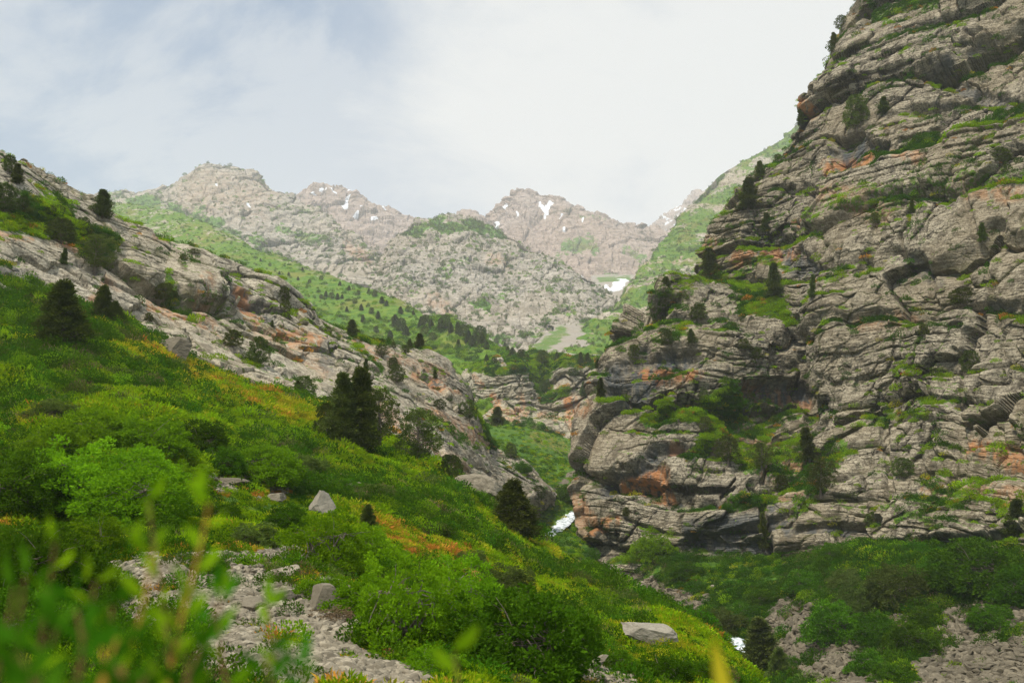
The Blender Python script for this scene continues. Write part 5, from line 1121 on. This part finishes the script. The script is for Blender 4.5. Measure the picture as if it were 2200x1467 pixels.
boulder(1040,1080,100,'pale rock slab end rising out of the meadow below the ridge', data=special(305, (1.4, .8, .7)), rot=(0, .45, .1))
boulder(1068,1012,26,'leaning oval stone beside the gully bush', data=special(306, (.7, .7, 1.2)), rot=(0, .3, 0))
boulder(1028,1268,26,'small rounded boulder among the orange ferns', data=special(307, (1.2, 1, .8)))
boulder(590,1080,42,'flat grey slab in the small rock shelf, right end', data=special(308, (1.4, .8, .5)), rot=(0, -.15, .1))
boulder(500,1045,46,'flat grey slab in the small rock shelf, middle', data=special(309, (1.5, .8, .45)), rot=(0, .1, .2))
boulder(455,1036,40,'dark edged slab at the left end of the small rock shelf', data=special(310, (1.4, .8, .5)))
boulder(382,1246,42,'squarish boulder at the upper left of the stone field', data=special(311, (1, .9, 1.0)))
boulder(405,1315,52,'flat angular rock in the middle of the stone field', data=special(312, (1.4, .9, .6)))
boulder(235,1285,56,'pale flat rock at the left margin of the stones', data=special(313, (1.5, .9, .5)))
boulder(610,1240,50,'dark topped rock at the upper right of the stone field', data=special(314, (1.2, .9, .7)))
boulder(600,1295,66,'hollowed rock left of the big rounded boulder', data=special(315, (1.3, .9, .6)))
boulder(545,1310,60,'blocky rock in the centre right of the stone field', data=special(316, (1.2, .9, .7)))
boulder(630,1345,34,'small reddish block below the big rounded boulder', data=special(317, (1, .9, .8)))
boulder(672,1372,36,'bright wedge shaped stone on the lower stone field', data=special(318, (1.1, .9, .7)))
boulder(1270,1445,60,'reddish broken rock on the orange patch at the slope edge', data=special(319, (1.4, .8, .5)))
boulder(1530,1265,18,'grey stone at the head of the lower scree', data=special(320, (1.2, .9, .7)), name='boulder')
boulder(1380,1262,26,'grey rock at the upper end of the small scree below the cliff', data=special(321, (1.2, .9, .7)))
boulder(2148,1335,22,'largest pale rock at the top of the far right scree', data=special(322, (1.2, .9, .8)))
r2 = np.random.default_rng(99); k = 0
while k < 95:
    px, py = r2.uniform(230, 880), r2.uniform(1195, 1462); h = hit(px, py, [hill])
    if not h: continue
    m = blobs(np.array([[list(h[0])]]), SCREE_L)[0, 0]
    if m < .6: continue
    boulder(px, py, r2.uniform(11, 30) * (py / 1467) ** 2, 'loose grey limestone rock lying in the near stone field', 'loose rocks of the near stone field'); k += 1
k = 0
while k < 60:
    px, py = r2.uniform(1640, 2190), r2.uniform(1320, 1462); h = hit(px, py, [hill])
    if not h or h[0].y < 85: continue
    if blobs(np.array([[list(h[0])]]), SCREE_R)[0, 0] < .6: continue
    boulder(px, py, r2.uniform(7, 15), 'brownish rock lying in the rubble below the cliff', 'loose rocks of the rubble below the cliff', BOULDD[int(r2.integers(4))]); k += 1
# ------------------------------------------------------------------ the out-of-focus plants right in front of the camera
LEAFN = leaf_mat('young_leaf', (0.09, 0.25, 0.005), (0.30, 0.47, 0.012), 0.5)
LEAFD = leaf_mat('older_leaf', (0.02, 0.09, 0.004), (0.07, 0.19, 0.008), 0.4)
TWIG = plain('young_twig', (0.16, 0.08, 0.035), (0.30, 0.17, 0.06), 20); TWIGO = plain('orange_twig', (0.50, 0.22, 0.04), (0.60, 0.32, 0.06), 20)
def big_leaf(c, d, L, Wd, r):
    d = unit(d); s = unit(np.cross(d, r.normal(size=3))); n = np.cross(s, d); V = []; 
    for t, w in ((0, .06), (.18, .55), (.42, 1), (.68, .85), (.88, .42), (1, .03)):
        m_ = c + d * L * t + n * L * .18 * math.sin(t * 2.6); V += [m_ - s * Wd * w * .5, m_ + n * Wd * -.12 * w, m_ + s * Wd * w * .5]
    F = []
    for i in range(5): a = 3 * i; F += [(a, a + 1, a + 4, a + 3), (a + 1, a + 2, a + 5, a + 4)]
    return np.array(V), np.array(F)
# (tip px, tip py, base px, depth m, leaf length m, number of leaves, material of leaves, twig)
SPR = [(98,1165,112,1.05,.040,6,0,0),(340,1075,345,1.1,.042,7,0,0),(425,1080,372,1.0,.046,8,0,1),(300,1185,250,1.0,.042,6,0,1),
       (35,1240,70,1.0,.05,6,1,0),(150,1300,150,.95,.050,6,1,0),(265,1300,235,1.05,.05,5,1,0),(462,1285,400,1.1,.050,5,1,0),(492,1290,500,1.1,.045,4,0,0),
       (578,1300,560,1.15,.045,5,0,0),(430,1400,410,.9,.05,5,1,0),(565,1410,530,.95,.052,5,1,0),(70,1380,70,.8,.05,6,1,0),(330,1400,310,.85,.05,5,1,0),(640,1440,610,.95,.05,4,1,0),(200,1390,190,.85,.05,5,1,1),
       (10,1260,20,1.0,.042,6,1,0),(180,1250,175,1.05,.038,5,0,0),(230,1360,225,.9,.042,6,1,1),(390,1310,380,1.0,.038,5,0,0),(110,1350,105,.85,.045,6,1,0),(290,1430,285,.8,.045,5,1,0),(50,1430,45,.75,.045,6,1,0)]
fp = bpy.data.objects.new('leafy_shrub', None); C.collection.objects.link(fp); fp.location = (-0.35, 0.9, -0.9)
tag(fp, 'blurred green leafy twigs rising at the lower left right before the camera', 'shrub')
rf = np.random.default_rng(12)
for (tx, ty, bx2, D, L, nl_, mt, tw) in SPR:
    if nl_ == 0: continue
    tip = np.array(P(tx, ty, D)); base = np.array(P(bx2, 1620, D * .98)); n = 12; t = np.linspace(0, 1, n)[:, None]
    pts = base + (tip - base) * t + np.array([1, 0, 0]) * .012 * np.sin(t * 3.5 + tx) ; org = np.array(fp.location)
    v, f = tube(pts - org, np.linspace(.0030, .0012, n)); b_ = raw_mesh('twig', v, f, TWIGO if tw else TWIG, smooth=True); b_.parent = fp
    LV = []; vis = np.linspace(.25, 1.0, nl_ + 1)
    for q, u in enumerate(vis):
        c = base + (tip - base) * u + np.array([1, 0, 0]) * .012 * math.sin(u * 3.5 + tx); sd_ = 1 if q % 2 else -1
        d = np.array([sd_ * rf.uniform(.4, 1), rf.normal() * .4, rf.uniform(.6, 1.1)]); LV.append(big_leaf(c - org, d, L * rf.uniform(.6, .95), L * rf.uniform(.2, .3), rf))
    LV.append(big_leaf(tip - org, tip - base, L * .8, L * .26, rf)); v, f = join(LV)
    l_ = raw_mesh('foliage', v, f, LEAFD if mt else LEAFN, dict(tone=rf.random(len(v))), smooth=True); l_.parent = fp
def sprig(px, ty, D, L, n_l, label, yellow=False, name='leafy_sprig'):
    tip = np.array(P(px - 10, ty, D)); base = np.array(P(px + 30, 1640, D)); e = bpy.data.objects.new(name, None); C.collection.objects.link(e); e.location = Vector(base); tag(e, label, 'plant')
    t = np.linspace(0, 1, 9)[:, None]; v, f = tube((tip - base) * t, np.linspace(.003, .0012, 9)); s_ = raw_mesh('stem', v, f, TWIGO if yellow else TWIG, smooth=True); s_.parent = e
    LV = [big_leaf((tip - base) * u, np.array([(-1) ** q * .7, 0, .8]), L, L * .4, rf) for q, u in enumerate(np.linspace(.3, 1, n_l))]
    v, f = join(LV); l_ = raw_mesh('foliage', v, f, ORNGN if yellow else LEAFN, dict(tone=rf.random(len(v))), smooth=True); l_.parent = e; return e
ORNGN = leaf_mat('yellow_blade', (0.55, 0.40, 0.02), (0.75, 0.52, 0.04), .4)
sprig(985,1400,1.1,.04,5,'blurred light green sprig at the bottom edge left of the centre')
# one blurred yellow grass blade
bl_b = np.array(P(1578, 1600, 1.0)); bl_t = np.array(P(1533, 1370, 1.0)); n = 10; t = np.linspace(0, 1, n); mid_ = bl_b + (bl_t - bl_b) * t[:, None]; wd = .0085 * np.sin(np.clip(t * .9 + .12, 0, 1) * math.pi) ** .6
V = np.concatenate([mid_ - [1, 0, 0] * wd[:, None], mid_ + np.array([0, .003, 0]), mid_ + [1, 0, 0] * wd[:, None]]); F = [(i, i + 1, n + i + 1, n + i) for i in range(n - 1)] + [(n + i, n + i + 1, 2 * n + i + 1, 2 * n + i) for i in range(n - 1)]
bo = raw_mesh('grass_blade', V, np.array(F), ORNGN, dict(tone=np.full(len(V), .5)), smooth=True); tag(bo, 'blurred yellow grass blade close to the camera at lower right of centre', 'grass blade')
